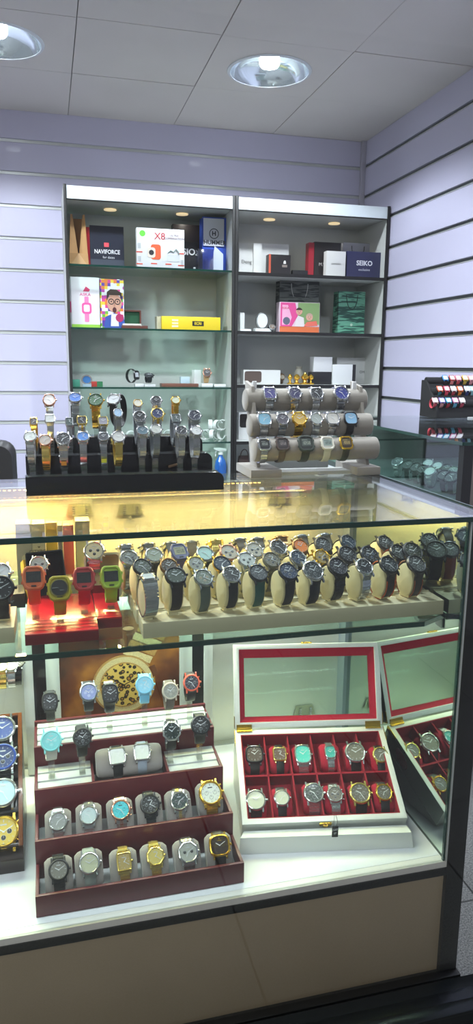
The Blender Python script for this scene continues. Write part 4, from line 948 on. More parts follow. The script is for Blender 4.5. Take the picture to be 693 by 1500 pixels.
# lid
lidL = .186; lid_a = R_(90+6)      # opened past upright in the world
Tl = Matrix.Translation((0, dB, hB)) @ Matrix.Rotation(R_(90-25-20), 4, 'X')
def lidbox(m, x0, x1, u0, u1, q0, q1, mt): m.box(x0, x1, u0, u1, q0, q1, mt, Tl)
Lw = wB
m = M()
Fo = [(0, .004), (Lw, .004), (Lw, lidL), (0, lidL)]; Fi = [(.012, .016), (Lw-.012, .016), (Lw-.012, lidL-.010), (.012, lidL-.010)]
m.loft([[(x, y, -.024) for x, y in Fo], [(x, y, 0) for x, y in Fo], [(x, y, 0) for x, y in Fi], [(x, y, -.024) for x, y in Fi]], wl, Tl, closed=True); lid = m.build('lid', WB, bevel=.001)
m = M(); Fj = [(.024, .026), (Lw-.024, .026), (Lw-.024, lidL-.030), (.024, lidL-.030)]
m.loft([[(x, y, -.020) for x, y in Fi], [(x, y, -.003) for x, y in Fi], [(x, y, -.012) for x, y in Fj], [(x, y, -.020) for x, y in Fj]], redv, Tl, closed=True); m.build('velvet_frame', lid)
m = M(); m.box(.02, Lw-.02, .022, lidL-.026, -.019, -.017, glass('lid_window', 'EDF7F2', base=.04), Tl); m.build('lid_glass', lid)
brs = metal('brass')
for x in (.004, Lw-.040):
    m = M(); m.box(x, x+.034, dB-.006, dB+.003, hB, hB+.004, brs); m.box(x, x+.034, .004, .012, 0, .003, brs, Tl); m.tube([(x, dB+.001, hB+.003), (x+.034, dB+.001, hB+.003)], .003, brs)
    xx = -.001 if x < .1 else wB; m.box(xx, xx+.0015, dB-.035, dB, hB-.008, hB, brs); m.box(xx, xx+.0015, .004, .030, -.008, 0, brs, Tl); m.build('hinge', WB)
m = M(); m.box(wB/2-.012, wB/2+.012, -.003, 0, hB-.012, hB-.003, brs); m.box(wB/2-.005, wB/2+.005, -.006, -.003, hB-.014, hB-.005, brs); m.build('clasp', WB, bevel=.0006)
m = M(); m.box(wB/2-.012, wB/2+.012, lidL, lidL+.004, -.012, -.003, brs, Tl); m.build('clasp_plate', lid, bevel=.0006)
# white plinth wedge below the box
qA = pBL-ez*.048; qB = pBL+ex*wB-ez*.048
Wd = M(); bl = [Vector((.322, 1.222, ZF)), Vector((.668, 1.148, ZF)), Vector((.728, 1.375, ZF)), Vector((.38, 1.46, ZF))]
n_ = Vector((ex.x, ex.y, 0)); 
lo = WB.location
def Lc(x, y, z): return lo+ex*x+ey*y+ez*z
base = [Lc(0, 0, -.001), Lc(wB, 0, -.001), Lc(wB, dB, -.001), Lc(0, dB, -.001)]
base = [Vector((q.x, q.y, max(q.z, ZF+.002))) for q in base]
bot = [Vector((q.x, q.y, ZF+.0005)) for q in base]
Wd.loft([bot, base], wl)
fr_ = [Vector((.326, 1.212, 0)), Vector((.668, 1.150, 0)), pBR+Vector((.001, -.002, 0)), pBL+Vector((-.001, -.002, 0))]
Wd.loft([[Vector((q.x, q.y, ZF+.0005)) for q in fr_], [Vector((q.x+(.004 if k in (0, 3) else -.004), q.y+.004*(k < 2), .396)) for k, q in enumerate(fr_)]], wl)
o = Wd.build('box_riser', None); tag(o, 'white wedge riser propping up the open white watch box', 'riser')
sl = M(); s0 = [Vector((.3235, 1.228, 0)), Vector((.664, 1.146, 0)), Vector((.672, 1.175, 0)), Vector((.330, 1.252, 0))]
gW = 'watches in the white velvet box'
WR = [(1, [(373, 1104, 27, 'tonneau', 'black', '4A3C32', 'leather', '16120F', 'dark brown dial large cushion watch', dict(shape='cushion')),
  (410, 1104, 22, 'square', 'palegold', '5A4438', 'leather', '14110F', 'gold rimmed square watch with brown dial', {}),
  (444, 1104, 27, 'tonneau', 'silver', '4CC0B4', 'links', 'silver', 'silver watch with turquoise dial', {}),
  (484, 1101, 18, 'tonneau', 'silver', '2E9A92', 'links', 'silver', 'small silver watch with teal dial', {}),
  (521, 1101, 31, 'round', 'silver', '6E6A5E', 'leather', '14120F', 'large watch with taupe dial', {}),
  (558, 1105, 24, 'round', 'palegold', '6A665C', 'leather', '121010', 'small gold rimmed watch with taupe dial', {})]),
 (0, [(375, 1171, 31, 'round', 'silver', 'BFC4AC', 'leather', '1A0E10', 'silver watch with large silver dial', {}),
  (413, 1168, 24, 'round', 'silver', 'BDC2AA', 'leather', '160C10', 'small silver watch with silver dial', {}),
  (460, 1161, 31, 'round', 'silver', '3A4440', 'links', 'silver', 'chunky silver chronograph with dark dial', dict(chrono=1)),
  (491, 1163, 24, 'round', 'silver', '6A6458', 'links', 'silver', 'small silver chronograph with grey dial', dict(chrono=1)),
  (528, 1161, 32, 'round', 'palegold', '5E5A50', 'leather', '141210', 'large gold rimmed chronograph with taupe dial', dict(chrono='5E5A50')),
  (563, 1160, 25, 'round', 'gold', '5A564C', 'leather', '121010', 'small gold rimmed chronograph', dict(chrono='5A564C'))])]
yawB = math.degrees(math.atan2(ex.y, ex.x))
for row, ws in WR:
    for i, (px, py, wp, sh_, cs, dl, st_, bc, desc, kw) in enumerate(ws):
        kw = dict(kw); sh2 = kw.pop('shape', sh_)
        # dial on the plane parallel to the box top, 4 mm above it
        O0 = pBL+ez*.000; d = ray(px, py); tpar = (O0-vC).dot(ez)/d.dot(ez); D = vC+d*tpar
        a, b_ = .032, .018; tl = 50
        wt = watch(0, 0, 0, wp, sh2, cs, dl, st_, bc, rowlab(desc, i, 6, f'in {"back" if row else "front"} row of velvet box'), gW, e=2, a=a, b_=b_, p=2.5, tilt=tl, rz=yawB, loc=D, **kw)
        pillow(wt, a, b_, .043, 2.5, redv, f'crimson pillow under the {desc}', 'crimson pillows in the velvet box')
q = atY(488, 1200, 1.175)
m = M(); m.box(-.006, .006, -.001, .001, -.030, -.006, plain('141416', .4)); m.tube([(-.003, 0, -.006), (-.003, -.001, .004), (-.001, .006, .012)], .0005, plain('141416', .4)); m.tube([(.003, 0, -.006), (.004, -.001, .004), (.002, .006, .012)], .0005, plain('141416', .4))
tg_ = m.build('hang_tag', None, loc=q-Vector((0, .012, 0)), rot=(0, 0, R_(yawB))); tag(tg_, 'black hang tag dangling over the front of the white box', 'tag')
letter('JUST', .005, plain('C8CCCC'), Matrix.Translation((0, -.0012, -.014)) @ Matrix.Rotation(PI/2, 4, 'X'), tg_); letter('ST', .005, plain('C8CCCC'), Matrix.Translation((0, -.0012, -.022)) @ Matrix.Rotation(PI/2, 4, 'X'), tg_)

# framed watch poster at the back
Pf = empty('framed_poster', 'white and black framed poster of a leopard pattern gold watch', 'framed poster', (.14, 1.60, ZF+.0045)); T = Matrix.Translation((-.14, -1.60, -ZF-.0045))
PX0, PX1, PZ0, PZ1 = -.077, .357, .3675, .828
def frame_ring(m, x0, x1, z0, z1, w_, y0, y1, mt):
    o = [(x0, z0), (x1, z0), (x1, z1), (x0, z1)]; i_ = [(x0+w_, z0+w_), (x1-w_, z0+w_), (x1-w_, z1-w_), (x0+w_, z1-w_)]
    m.loft([[(x, y1, z) for x, z in o], [(x, y0, z) for x, z in o], [(x, y0, z) for x, z in i_], [(x, y1, z) for x, z in i_]], mt, T, closed=True)
m = M(); frame_ring(m, PX0, PX1, PZ0, PZ1, .021, 1.588, 1.602, mat('poster_frame_white', 'D5D9D2', .35)); m.build('outer_frame', Pf, bevel=.001)
m = M(); frame_ring(m, PX0+.021, PX1-.021, PZ0+.021, PZ1-.021, .028, 1.594, 1.602, mat('poster_band_black', '0E1114', .25, coat=.4)); m.build('black_band', Pf)
m = M(); frame_ring(m, PX0+.049, PX1-.049, PZ0+.049, PZ1-.049, .030, 1.590, 1.602, mat('poster_mat_white', 'C6CEC4', .4)); m.build('inner_frame', Pf, bevel=.002)
# picture with brown gradient blotches
pic = bpy.data.materials.new('poster_print'); pic.use_nodes = True; nt = pic.node_tree; b = nt.nodes['Principled BSDF']; b.inputs['Roughness'].default_value = .35
tc = nt.nodes.new('ShaderNodeTexCoord'); n1 = nt.nodes.new('ShaderNodeTexNoise'); n1.inputs['Scale'].default_value = 9; n1.inputs['Detail'].default_value = 3
r1 = nt.nodes.new('ShaderNodeValToRGB'); els = r1.color_ramp.elements; els[0].position = .35; els[0].color = rgb('2A1A14'); els[1].position = .7; els[1].color = rgb('B4762A'); e_ = els.new(.52); e_.color = rgb('6A3A1C')
nt.links.new(tc.outputs['Object'], n1.inputs['Vector']); nt.links.new(n1.outputs['Fac'], r1.inputs[0]); nt.links.new(r1.outputs[0], b.inputs['Base Color'])
M().box(PX0+.079, PX1-.079, 1.598, 1.600, PZ0+.079, PZ1-.079, pic, T).build('print', Pf)
leo = bpy.data.materials.new('leopard_print'); leo.use_nodes = True; nt = leo.node_tree; b = nt.nodes['Principled BSDF']; b.inputs['Roughness'].default_value = .35
tc = nt.nodes.new('ShaderNodeTexCoord'); v1 = nt.nodes.new('ShaderNodeTexVoronoi'); v1.inputs['Scale'].default_value = 85; r1 = nt.nodes.new('ShaderNodeValToRGB'); els = r1.color_ramp.elements
els[0].position = .0; els[0].color = rgb('A8782A'); els[1].position = .62; els[1].color = rgb('D9B85A')
for p_, c_ in ((.24, 'A8782A'), (.28, '17120C'), (.44, '17120C'), (.48, 'D9B85A')): q_ = els.new(p_); q_.color = rgb(c_)
nt.links.new(tc.outputs['Object'], v1.inputs['Vector']); nt.links.new(v1.outputs['Distance'], r1.inputs[0]); nt.links.new(r1.outputs[0], b.inputs['Base Color'])
wc = atY(182, 1003, 1.596); pg = mat('print_gold', 'B08A4A', .35, var=.5, scale=300); pg2 = mat('print_gold_light', 'D6C08A', .35, var=.6, scale=500)
Tw = Matrix.Translation((wc.x-.14, 1.5975-1.60, wc.z-ZF-.0045)) @ Matrix.Rotation(PI/2, 4, 'X') @ Matrix.Scale(1.14, 4)
m = M(); m.lathe([(.064, 0), (.064, .0006)], pg, Tw, n=48); m.lathe([(.060, .0006), (.060, .0010)], pg2, Tw, n=48); m.lathe([(.049, .0010), (.049, .0014)], pg, Tw, n=48)
for s_ in (1,):
    for k in range(4): m.box(-.030+k*.002, .030+k*.002, .060+k*.018, .075+k*.018, 0, .0005, pg if k % 2 else pg2, Tw @ Matrix.Rotation(-.45, 4, 'Z'))
m.box(.052, .072, -.010, .014, 0, .0007, mat('print_brown', '6A3E22', .4), Tw @ Matrix.Rotation(.35, 4, 'Z'))
pw = m.build('printed_watch', Pf)
m = M(); m.lathe([(.046, .0014), (.046, .0018)], leo, Tw, n=48); m.build('leopard_dial', pw)
m = M(); m.box(-.001, .001, 0, .034, .0018, .0022, mat('print_dark', '17110C', .4), Tw @ Matrix.Rotation(1.0, 4, 'Z')); m.box(-.001, .001, 0, .036, .0018, .0022, mat('print_dark', '17110C', .4), Tw @ Matrix.Rotation(-1.1, 4, 'Z')); m.build('printed_hands', pw)

# dark carton with gold watches at the back left
q0 = atY(0, 1005, 1.50); taup = mat('taupe_card', '6A6252', .6)
Gc = empty('open_carton', 'taupe open carton of gold watches at the left edge', 'box', (-.16, 1.55, ZF+.0045)); T = Matrix.Translation((-.16, -1.55, -ZF-.0045))
m = M(); zt_ = atY(20, 1003, 1.50).z
Po = [(-.30, 1.50), (-.092, 1.50), (-.084, 1.585), (-.30, 1.60)]; Pi = [(-.295, 1.504), (-.096, 1.504), (-.089, 1.581), (-.295, 1.595)]
m.loft([[(x, y, ZF+.0045) for x, y in Po], [(x, y, zt_) for x, y in Po], [(x, y, zt_) for x, y in Pi], [(x, y, zt_-.03) for x, y in Pi]], taup, T); m.build('body', Gc)
for i, (px, py, c_) in enumerate(((3, 985, 'palegold'), (16, 976, 'silver'), (26, 984, 'black'), (6, 968, 'silver'))):
    yy = 1.545+.012*(i > 1)
    wt = watch(px, py, yy, 20, 'round', c_, 'D8D4B0' if c_ != 'black' else '1A1A1A', 'links', c_, f'{["gold", "silver", "black", "pale silver"][i]} watch, {["nearest left edge", "in middle front", "at right end", "behind at left"][i]} of the taupe carton', 'watches in the taupe carton', e=60, a=.026, b_=.02, lite=True)
    wt.location.z = zt_-.0295

# ================================================================== CABINET GOODS
def span(x0, x1, top, Y): a_, b_ = atY(x0, top, Y), atY(x1, top, Y); return a_.x, b_.x, (a_.z+b_.z)/2
def cbox(label, px0, px1, top, Y, d_, z, colr, name='carton', cat='box', rz=0, rough=.45, coat=.2, m_=None, group=None):
    x0, x1, zt = span(px0, px1, top, Y); t = carton(label, x0, x1, Y, Y+d_, z, zt, colr, name, rz, cat, group, .0015, m_ or plain(colr, rough, coat)); t['w'] = x1-x0; t['h'] = zt-z; t['d'] = d_
    w_, h_, y0 = x1-x0, zt-z, -d_/2; del t['w'], t['h'], t['d']; return t, w_, h_, y0
def plate(t, y0, x0, x1, z0, z1, colr, name, m_=None, lift=.0008):
    m = M(); m.box(x0, x1, y0-lift, y0-.0001, z0, z1, m_ or plain(colr, .5)); return m.build(name, t)
def paper_bag(label, px0, px1, top, Y, d_, z, colr, rz=0, handle=None, m_=None, pinch=.25, side=None, hc='222222'):
    x0, x1, zt = span(px0, px1, top, Y); w_, h_ = x1-x0, zt-z; mt = m_ or plain(colr, .5, .1)
    t = empty('paper_bag', label, 'bag', ((x0+x1)/2, Y+d_/2, z+.0004), (0, 0, R_(rz))); m = M(); a_, e_ = w_/2, d_/2
    rings = []
    for u in (0, .3, .7, 1.0):
        g = e_*(1-pinch*u); i_ = a_-.004-.25*d_*pinch*u*1.2
        rings.append([(-a_, -g, h_*u), (a_, -g, h_*u), (i_ if u else a_, 0, h_*u), (a_, g, h_*u), (-a_, g, h_*u), (-i_ if u else -a_, 0, h_*u)])
    inner = [[(x*.985, y*.95, zz) for x, y, zz in r] for r in reversed(rings)]; inner[-1] = [(x, y, .002) for x, y, zz in inner[-1]]
    m.loft(rings+inner, mt, cap0=True, cap1=True); m.build('bag_body', t, smooth=False)
    if handle:
        for s_ in (-1, 1):
            g = e_*(1-pinch); m = M()
            if handle == 'down': P = [(a_*.42*math.cos(q), s_*g-.002*(1 if s_ < 0 else -1), h_*(.92)-h_*.34*math.sin(q)) for q in [PI*k/12 for k in range(13)]]
            else: P = [(a_*.45*math.cos(q), s_*g, h_*.96+h_*.22*math.sin(q)) for q in [PI*k/12 for k in range(13)]]
            if handle == 'down' and s_ > 0: continue
            m.tube(P, .0022, plain(hc, .6)); m.build('handle', t)
    return t, w_, h_, -e_
z1, z2, z3 = ZL[4], ZL[3], ZL[2]
kraft = mat('kraft_paper', 'B98F5C', .7, var=.08, scale=30)
# kraft bag: tall, folded top with V opening
x0, x1, zt = span(99, 128, 314, 4.22); w_, h_ = x1-x0, zt-z1; t = empty('paper_bag', 'brown kraft paper bag with open V shaped side at cabinet left end', 'bag', ((x0+x1)/2, 4.24, z1+.0004)); m = M()
a_ = w_/2
m.loft([[(-a_, -.03, 0), (a_, -.03, 0), (a_, .05, 0), (-a_, .05, 0)], [(-a_*.93, -.028, h_*.25), (a_*.93, -.028, h_*.25), (a_*.93, .05, h_*.25), (-a_*.93, .05, h_*.25)]], kraft)
for s_ in (-1, 1):
    m.loft([[(s_*a_*.92, -.028, h_*.25), (s_*a_*.05, -.012, h_*.25), (s_*a_*.05, .04, h_*.25), (s_*a_*.92, .05, h_*.25)], [(s_*a_*.72, -.024, h_), (s_*a_*.52, -.012, h_), (s_*a_*.52, .04, h_), (s_*a_*.72, .045, h_)]], kraft)
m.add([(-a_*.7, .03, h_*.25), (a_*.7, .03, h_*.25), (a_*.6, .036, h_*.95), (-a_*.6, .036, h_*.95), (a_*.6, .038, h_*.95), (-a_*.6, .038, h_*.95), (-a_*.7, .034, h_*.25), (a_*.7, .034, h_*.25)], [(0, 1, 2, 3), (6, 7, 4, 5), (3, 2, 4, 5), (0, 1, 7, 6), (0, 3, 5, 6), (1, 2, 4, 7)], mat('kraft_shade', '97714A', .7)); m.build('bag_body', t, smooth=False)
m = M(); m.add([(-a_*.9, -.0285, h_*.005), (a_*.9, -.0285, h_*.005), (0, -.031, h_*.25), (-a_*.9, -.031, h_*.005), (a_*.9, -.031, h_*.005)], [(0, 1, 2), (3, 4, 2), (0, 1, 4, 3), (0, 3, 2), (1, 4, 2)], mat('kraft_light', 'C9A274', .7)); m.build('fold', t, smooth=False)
navy = mat('navy_card', '1B2030', .4, coat=.2)
t, w_, h_, y0 = paper_bag('dark navy paper bag with red side and white lettering', 131, 181, 331, 4.24, .09, z1, '1B2030', m_=navy, pinch=.1)
T_ = lambda x, z: onfront(None, y0, x, z)
letter('NAVIFORCE', .030, plain('E6E8EC'), T_(0, h_*.38), t, bold=.0006, sx=.86); letter('for dates', .018, plain('D6D8DC'), T_(.008, h_*.25), t)
plate(t, y0, -.016, .010, h_*.50, h_*.60, 'D9505A', 'logo'); M().box(-w_/2-.0215, -w_/2-.001, -.045, .04, 0, h_*.95, mat('red_card', 'A81428', .45)).build('red_side', t)
plate(t, y0, -w_/2, w_/2, 0, h_*.20, '3C4350', 'lower_band')
t, w_, h_, y0 = cbox('white smart watch carton with orange watch picture and red captions', 200, 270, 335, 4.17, .05, z1, 'DCE0E2')
T_ = lambda x, z: onfront(None, y0, x, z)
letter('X8', .050, plain('C24A4A'), T_(-.005, h_*.80), t, bold=.0005); letter('ULTRA\nCOMBINATION', .016, plain('8A6A70'), T_(.075, h_*.80), t)
M().lathe([(.016, -.0008), (.016, .0002)], plain('6ED24A'), T_(-w_*.38, h_*.86), n=24).build('green_sticker', t)
m = M(); m.prism(rr(-.062, -.012, h_*.22, h_*.60, .012), 0, .0006, plain('E0633A')); 
o = M(); o.prism(rr(-.055, .0, h_*.22, h_*.60, .014), 0, .0006, plain('E0633A'), T_(0, 0)); o.prism(rr(-.075, -.030, h_*.26, h_*.52, .014), .0006, .0012, plain('D9D2C4'), T_(0, 0)); o.lathe([(.014, .0012), (.014, .0016)], plain('2A2A30'), T_(-.052, h_*.39), n=20); o.build('printed_watch', t)
o = M(); o.prism(rr(.035, .105, h_*.18, h_*.36, .01), 0, .0006, plain('C9CED0'), T_(0, 0)); o.tube([(.04, h_*.40, .001), (.055, h_*.46, .001), (.07, h_*.42, .001), (.085, h_*.5, .001), (.098, h_*.42, .001), (.1, h_*.36, .001)], .004, plain('8FA09C'), T_(0, 0), n=5); o.build('printed_earphones', t)
for x, z in ((-.115, .38), (-.115, .08), (-.035, .10), (.045, .10), (.115, .38), (.115, .08)): plate(t, y0, x-.020, x+.014, h_*z, h_*(z+.03), 'D0503C', 'caption')
for x, z in ((-.118, .58), (-.118, .25), (.118, .2)): plate(t, y0, x-.008, x+.008, h_*(z-.1), h_*(z+.04), 'B4BABC', 'small_picture')
t, w_, h_, y0 = cbox('dark brown carton standing behind the white smart watch carton', 253, 293, 329, 4.38, .06, z1, '2E2624')
t, w_, h_, y0 = cbox('black carton printed CASIO in white beside white carton', 262, 289, 354, 4.30, .06, z1, '101114'); letter('CASIO', .048, plain('E8E8E8'), onfront(None, y0, -.028, h_*.66), t, bold=.001); plate(t, y0, .03, .045, h_*.12, h_*.18, 'E8E8E8', 'small_mark')
t, w_, h_, y0 = paper_bag('tall blue and white paper bag with round H badge', 297, 340, 318, 4.26, .10, z1, '1D49B4', handle='down', hc='3A3A3A')
plate(t, y0, -w_/2+.004, w_/2*.45, h_*.48, h_*.97, 'C9CDD6', 'white_label'); o = M(); T_ = onfront(None, y0, -.02, h_*.70)
o.loft([[(q*math.cos(2*PI*k/28), q*math.sin(2*PI*k/28), zz) for k in range(28)] for q, zz in ((.028, .0008), (.028, .002), (.024, .002), (.024, .0008))], plain('2A2E38'), T_, closed=True); o.build('round_badge', t); letter('H', .034, plain('2A2E38'), onfront(None, y0-.001, -.02, h_*.70), t, bold=.001); letter('HUMMER', .032, plain('2A2E38'), onfront(None, y0-.001, -.015, h_*.54), t, bold=.0008)
t, w_, h_, y0 = cbox('clear plastic cube box in front of the blue bag', 290, 313, 365, 4.16, .07, z1, 'FFFFFF', m_=glass('clear_plastic', 'C9D3E4', base=.12, rough=.1), name='acrylic_cube')
x0, x1, zt = span(313, 328, 360, 4.20); o = M(); o.prism([(0, 0), (x1-x0, 0), (x1-x0, (zt-z1)*.7), (.01, zt-z1), (-.004, (zt-z1)*.4)], 0, .004, plain('C6CEDA', .5), Matrix.Translation((0, 0, 0)) @ Matrix.Rotation(PI/2, 4, 'X')); o = o.build('warranty_card', None, loc=(x0, 4.22, z1+.0005)); tag(o, 'white leaflet leaning on the blue paper bag', 'card')
# second shelf left
t, w_, h_, y0 = cbox('tall white carton with pink watch and green base stripe', 103, 145, 406, 4.20, .08, z2, 'E6E4E8', rz=0)
plate(t, y0, -w_/2, w_/2, 0, h_*.07, '8FC640', 'green_stripe'); letter('ASKA', .024, plain('D84A8A'), onfront(None, y0, .0, h_*.66), t)
o = M(); T_ = onfront(None, y0, 0, 0); o.prism(rr(-.020, .032, h_*.28, h_*.50, .014), 0, .0006, plain('E0559A'), T_); o.prism(rr(-.006, .018, h_*.12, h_*.62, .004), 0, .0005, plain('E77FB0'), T_); o.prism(rr(-.010, .022, h_*.32, h_*.46, .008), .0006, .001, plain('EBD9E4'), T_); o.build('printed_pink_watch', t)
o = M(); o.prism([(-.012, h_*.72), (.02, h_*.72), (.026, h_*.76), (.004, h_*.82)], 0, .0006, plain('D83C6A'), T_); o.build('logo', t)
sd = M().box(-w_/2-.022, -w_/2-.0005, -.03, .05, 0, h_*.97, plain('DDDCE4')).build('side_flap', t); M().box(-w_/2-.0228, -w_/2, -.031, -.030, h_*.30, h_*.52, plain('E0408A')).build('pink_ribbon', t)
kid = bpy.data.materials.new('confetti_print'); kid.use_nodes = True; nt = kid.node_tree; b = nt.nodes['Principled BSDF']; tc = nt.nodes.new('ShaderNodeTexCoord'); v = nt.nodes.new('ShaderNodeTexVoronoi'); v.distance = 'CHEBYCHEV'; v.inputs['Scale'].default_value = 60; v.inputs['Randomness'].default_value = .2; r1 = nt.nodes.new('ShaderNodeValToRGB'); r1.color_ramp.interpolation = 'CONSTANT'
cs_ = ['E6E4EA', 'B43C9A', 'E8C83A', '5A3AA0', 'E07A2C', 'E6E4EA', '6AB23E', 'D9408A']; els = r1.color_ramp.elements; els[0].color = rgb(cs_[0]); els[1].position = .9; els[1].color = rgb(cs_[7])
for k in range(1, 7): q_ = els.new(k/8+.1); q_.color = rgb(cs_[k])
sx_ = nt.nodes.new('ShaderNodeSeparateColor'); nt.links.new(tc.outputs['Object'], v.inputs['Vector']); nt.links.new(v.outputs['Color'], sx_.inputs[0]); nt.links.new(sx_.outputs[0], r1.inputs[0]); nt.links.new(r1.outputs[0], b.inputs['Base Color'])
t, w_, h_, y0 = cbox('confetti coloured carton picturing a surprised child in round glasses', 146, 181, 409, 4.21, .07, z2, 'E8E0E8', m_=kid)
T_ = onfront(None, y0, .012, 0); sk = plain('C99A82'); o = M()
o.lathe([(.040, .0), (.040, .0008)], sk, T_ @ Matrix.Translation((0, h_*.52, 0)) @ Matrix.Scale(1.25, 4, (0, 1, 0)), n=28)
o.prism([(-.06, 0), (.06, 0), (.05, h_*.24), (0, h_*.32), (-.05, h_*.24)], 0, .0007, plain('2E4FA0'), T_); o.prism([(-.022, h_*.05), (.022, h_*.05), (.018, h_*.30), (-.018, h_*.30)], .0007, .0010, plain('D8D8DC'), T_)
hair = plain('3A2A22'); o.prism([(-.042, h_*.56), (-.040, h_*.74), (-.02, h_*.80), (.012, h_*.79), (.04, h_*.73), (.042, h_*.56), (.030, h_*.68), (-.028, h_*.68)], .0008, .0014, hair, T_)
for s_ in (-1, 1): o.tube([(s_*.017+.014*math.cos(2*PI*k/16), h_*.55+.014*math.sin(2*PI*k/16), .0014) for k in range(16)], .0022, plain('1A1A1E'), T_, closed=True, n=5); o.lathe([(.004, .0008), (.004, .0014)], plain('1A1A1E'), T_ @ Matrix.Translation((s_*.017, h_*.55, 0)), n=10)
o.prism([(.011*math.cos(2*PI*k/14), h_*.38+.015*math.sin(2*PI*k/14)) for k in range(14)], .0008, .0014, plain('4A1418'), T_); o.prism([(-.004, h_*.44), (.004, h_*.44), (.002, h_*.53), (-.002, h_*.53)], .0008, .0016, plain('B5836C'), T_); o.build('printed_child', t)
M().lathe([(.022, .0), (.022, .0015)], plain('A8205A'), onfront(None, y0, w_*.30, h_*.22), n=20).build('round_seal', t)
wd = mat('brown_wood_box', '5A2E20', .4, coat=.3)
x0, x1, zt = span(177, 207, 454, 4.22); t = empty('wooden_box', 'small brown wooden box with lid open and green lining', 'box', ((x0+x1)/2, 4.22, z2+.0004)); w_ = x1-x0; h_ = zt-z2
M().box(-w_/2, w_/2+.03, -.045, .03, 0, .018, wd).build('body', t, bevel=.001); o = M(); Po = rr(-w_/2, w_/2, .018, h_, .004); Pi = rr(-w_/2+.008, w_/2-.008, .026, h_-.008, .003)
o.loft([[(x, .03, z) for x, z in Po], [(x, .012, z) for x, z in Po], [(x, .012, z) for x, z in Pi], [(x, .026, z) for x, z in Pi]], wd); o.build('lid', t); M().box(-w_/2+.008, w_/2-.008, .024, .026, .026, h_-.008, mat('green_felt', '0E4A2C', .8)).build('lining', t); M().box(-w_/2+.006, w_/2-.004, -.030, .004, .018, .028, plain('C9CCC0', .5)).build('paper_insert', t, bevel=.002)
t, w_, h_, y0 = cbox('long flat yellow carton with small black logo plate', 237, 323, 464, 4.20, .10, z2, 'E3C81E')
plate(t, y0, .005, .072, h_*.32, h_*.68, '15140E', 'logo_plate'); letter('ECRI', .020, plain('E3C81E'), onfront(None, y0-.001, .038, h_*.5), t, bold=.0006)
for k in range(3): plate(t, y0, -w_*.33, -w_*.33+.036, h_*(.2+.22*k), h_*(.34+.22*k), 'EFE9B8', 'pale_stripe')
M().box(-w_/2-.024, -w_/2-.001, -.03, .05, 0, h_*.99, plain('B7B49A')).build('end_flap', t)
# third shelf left
def wblock(label, px0, px1, top, Y, z, colr='DDE2E2', d_=.05): return cbox(label, px0, px1, top, Y, d_, z, colr, name='display_block', cat='display block')[0]
t, w_, h_, y0 = cbox('small teal green trinket box on the third glass shelf', 104, 117, 556, 4.20, .05, z3, '3A8A72')
o = empty('round_magnifier', 'small blue and silver round lens leaning on third shelf', 'lens', atY(127, 556, 4.22)); 
m = M(); m.loft([[(q*math.cos(2*PI*k/24), yy, q*math.sin(2*PI*k/24)*.9) for k in range(24)] for q, yy in ((.030, -.006), (.030, .006), (.022, .006), (.022, -.006))], chrome, closed=True); m.build('rim', o); m = M(); m.loft([[(q*math.cos(2*PI*k/24), yy, q*math.sin(2*PI*k/24)*.9) for k in range(24)] for q, yy in ((.022, -.003), (.022, .003))], plain('3C6FA8', .2, .5)); m.build('lens', o); M().box(-.024, .024, -.02, .02, z3-o.location.z+.0005, -.024, plain('8FA8B4')).build('base', o)
t, w_, h_, y0 = cbox('little red and green boxed item on third shelf', 134, 142, 559, 4.20, .04, z3, '9E2A1E'); M().box(w_/2, w_/2+.032, -.02, .02, 0, h_, plain('1E6A40')).build('green_half', t)
wb1 = wblock('small white block under the black smart watch', 198, 211, 562, 4.20, z3); wb2 = wblock('small white block under the dark sports watch', 212, 228, 563, 4.20, z3)
o = watch(201, 547, 4.19, 13, 'casio', 'black', 'C8CDD2', 'rubber', '151618', 'black smart watch standing upright on third shelf of left cabinet', None, e=5, a=.038, b_=.030, rz=50, lite=True, screen=('C8CDD2', '101114')); o.location.z = z3+.022
o = watch(218.5, 553, 4.19, 14, 'round', 'gun', '2E3438', 'rubber', '20262A', 'dark sports watch lying on third shelf of left cabinet', None, e=70, a=.020, b_=.034, rz=5, lite=True); o.location.z = z3+.022
t = cbox('long thin brown tray on the third glass shelf', 237, 291, 562, 4.20, .08, z3, '6E4434')[0]
t = cbox('small pale blue carton behind the brown tray', 265, 278, 552, 4.30, .05, z3, 'BFD0DE')[0]
t = cbox('white tilted card stand left of the gold watch', 283, 294, 542, 4.24, .03, z3, 'DADFDC', rz=20)[0]
wblock('white block under the rose gold watch', 296, 312, 562, 4.20, z3); wblock('low white block at right end of third shelf', 314, 331, 563, 4.20, z3)
o = watch(303.5, 541, 4.20, 13, 'round', 'rose', '2A2422', 'leather', 'B99A6A', 'rose gold watch with dark dial on third shelf', None, e=15, a=.040, b_=.022, lite=True); o.location.z = z3+.022
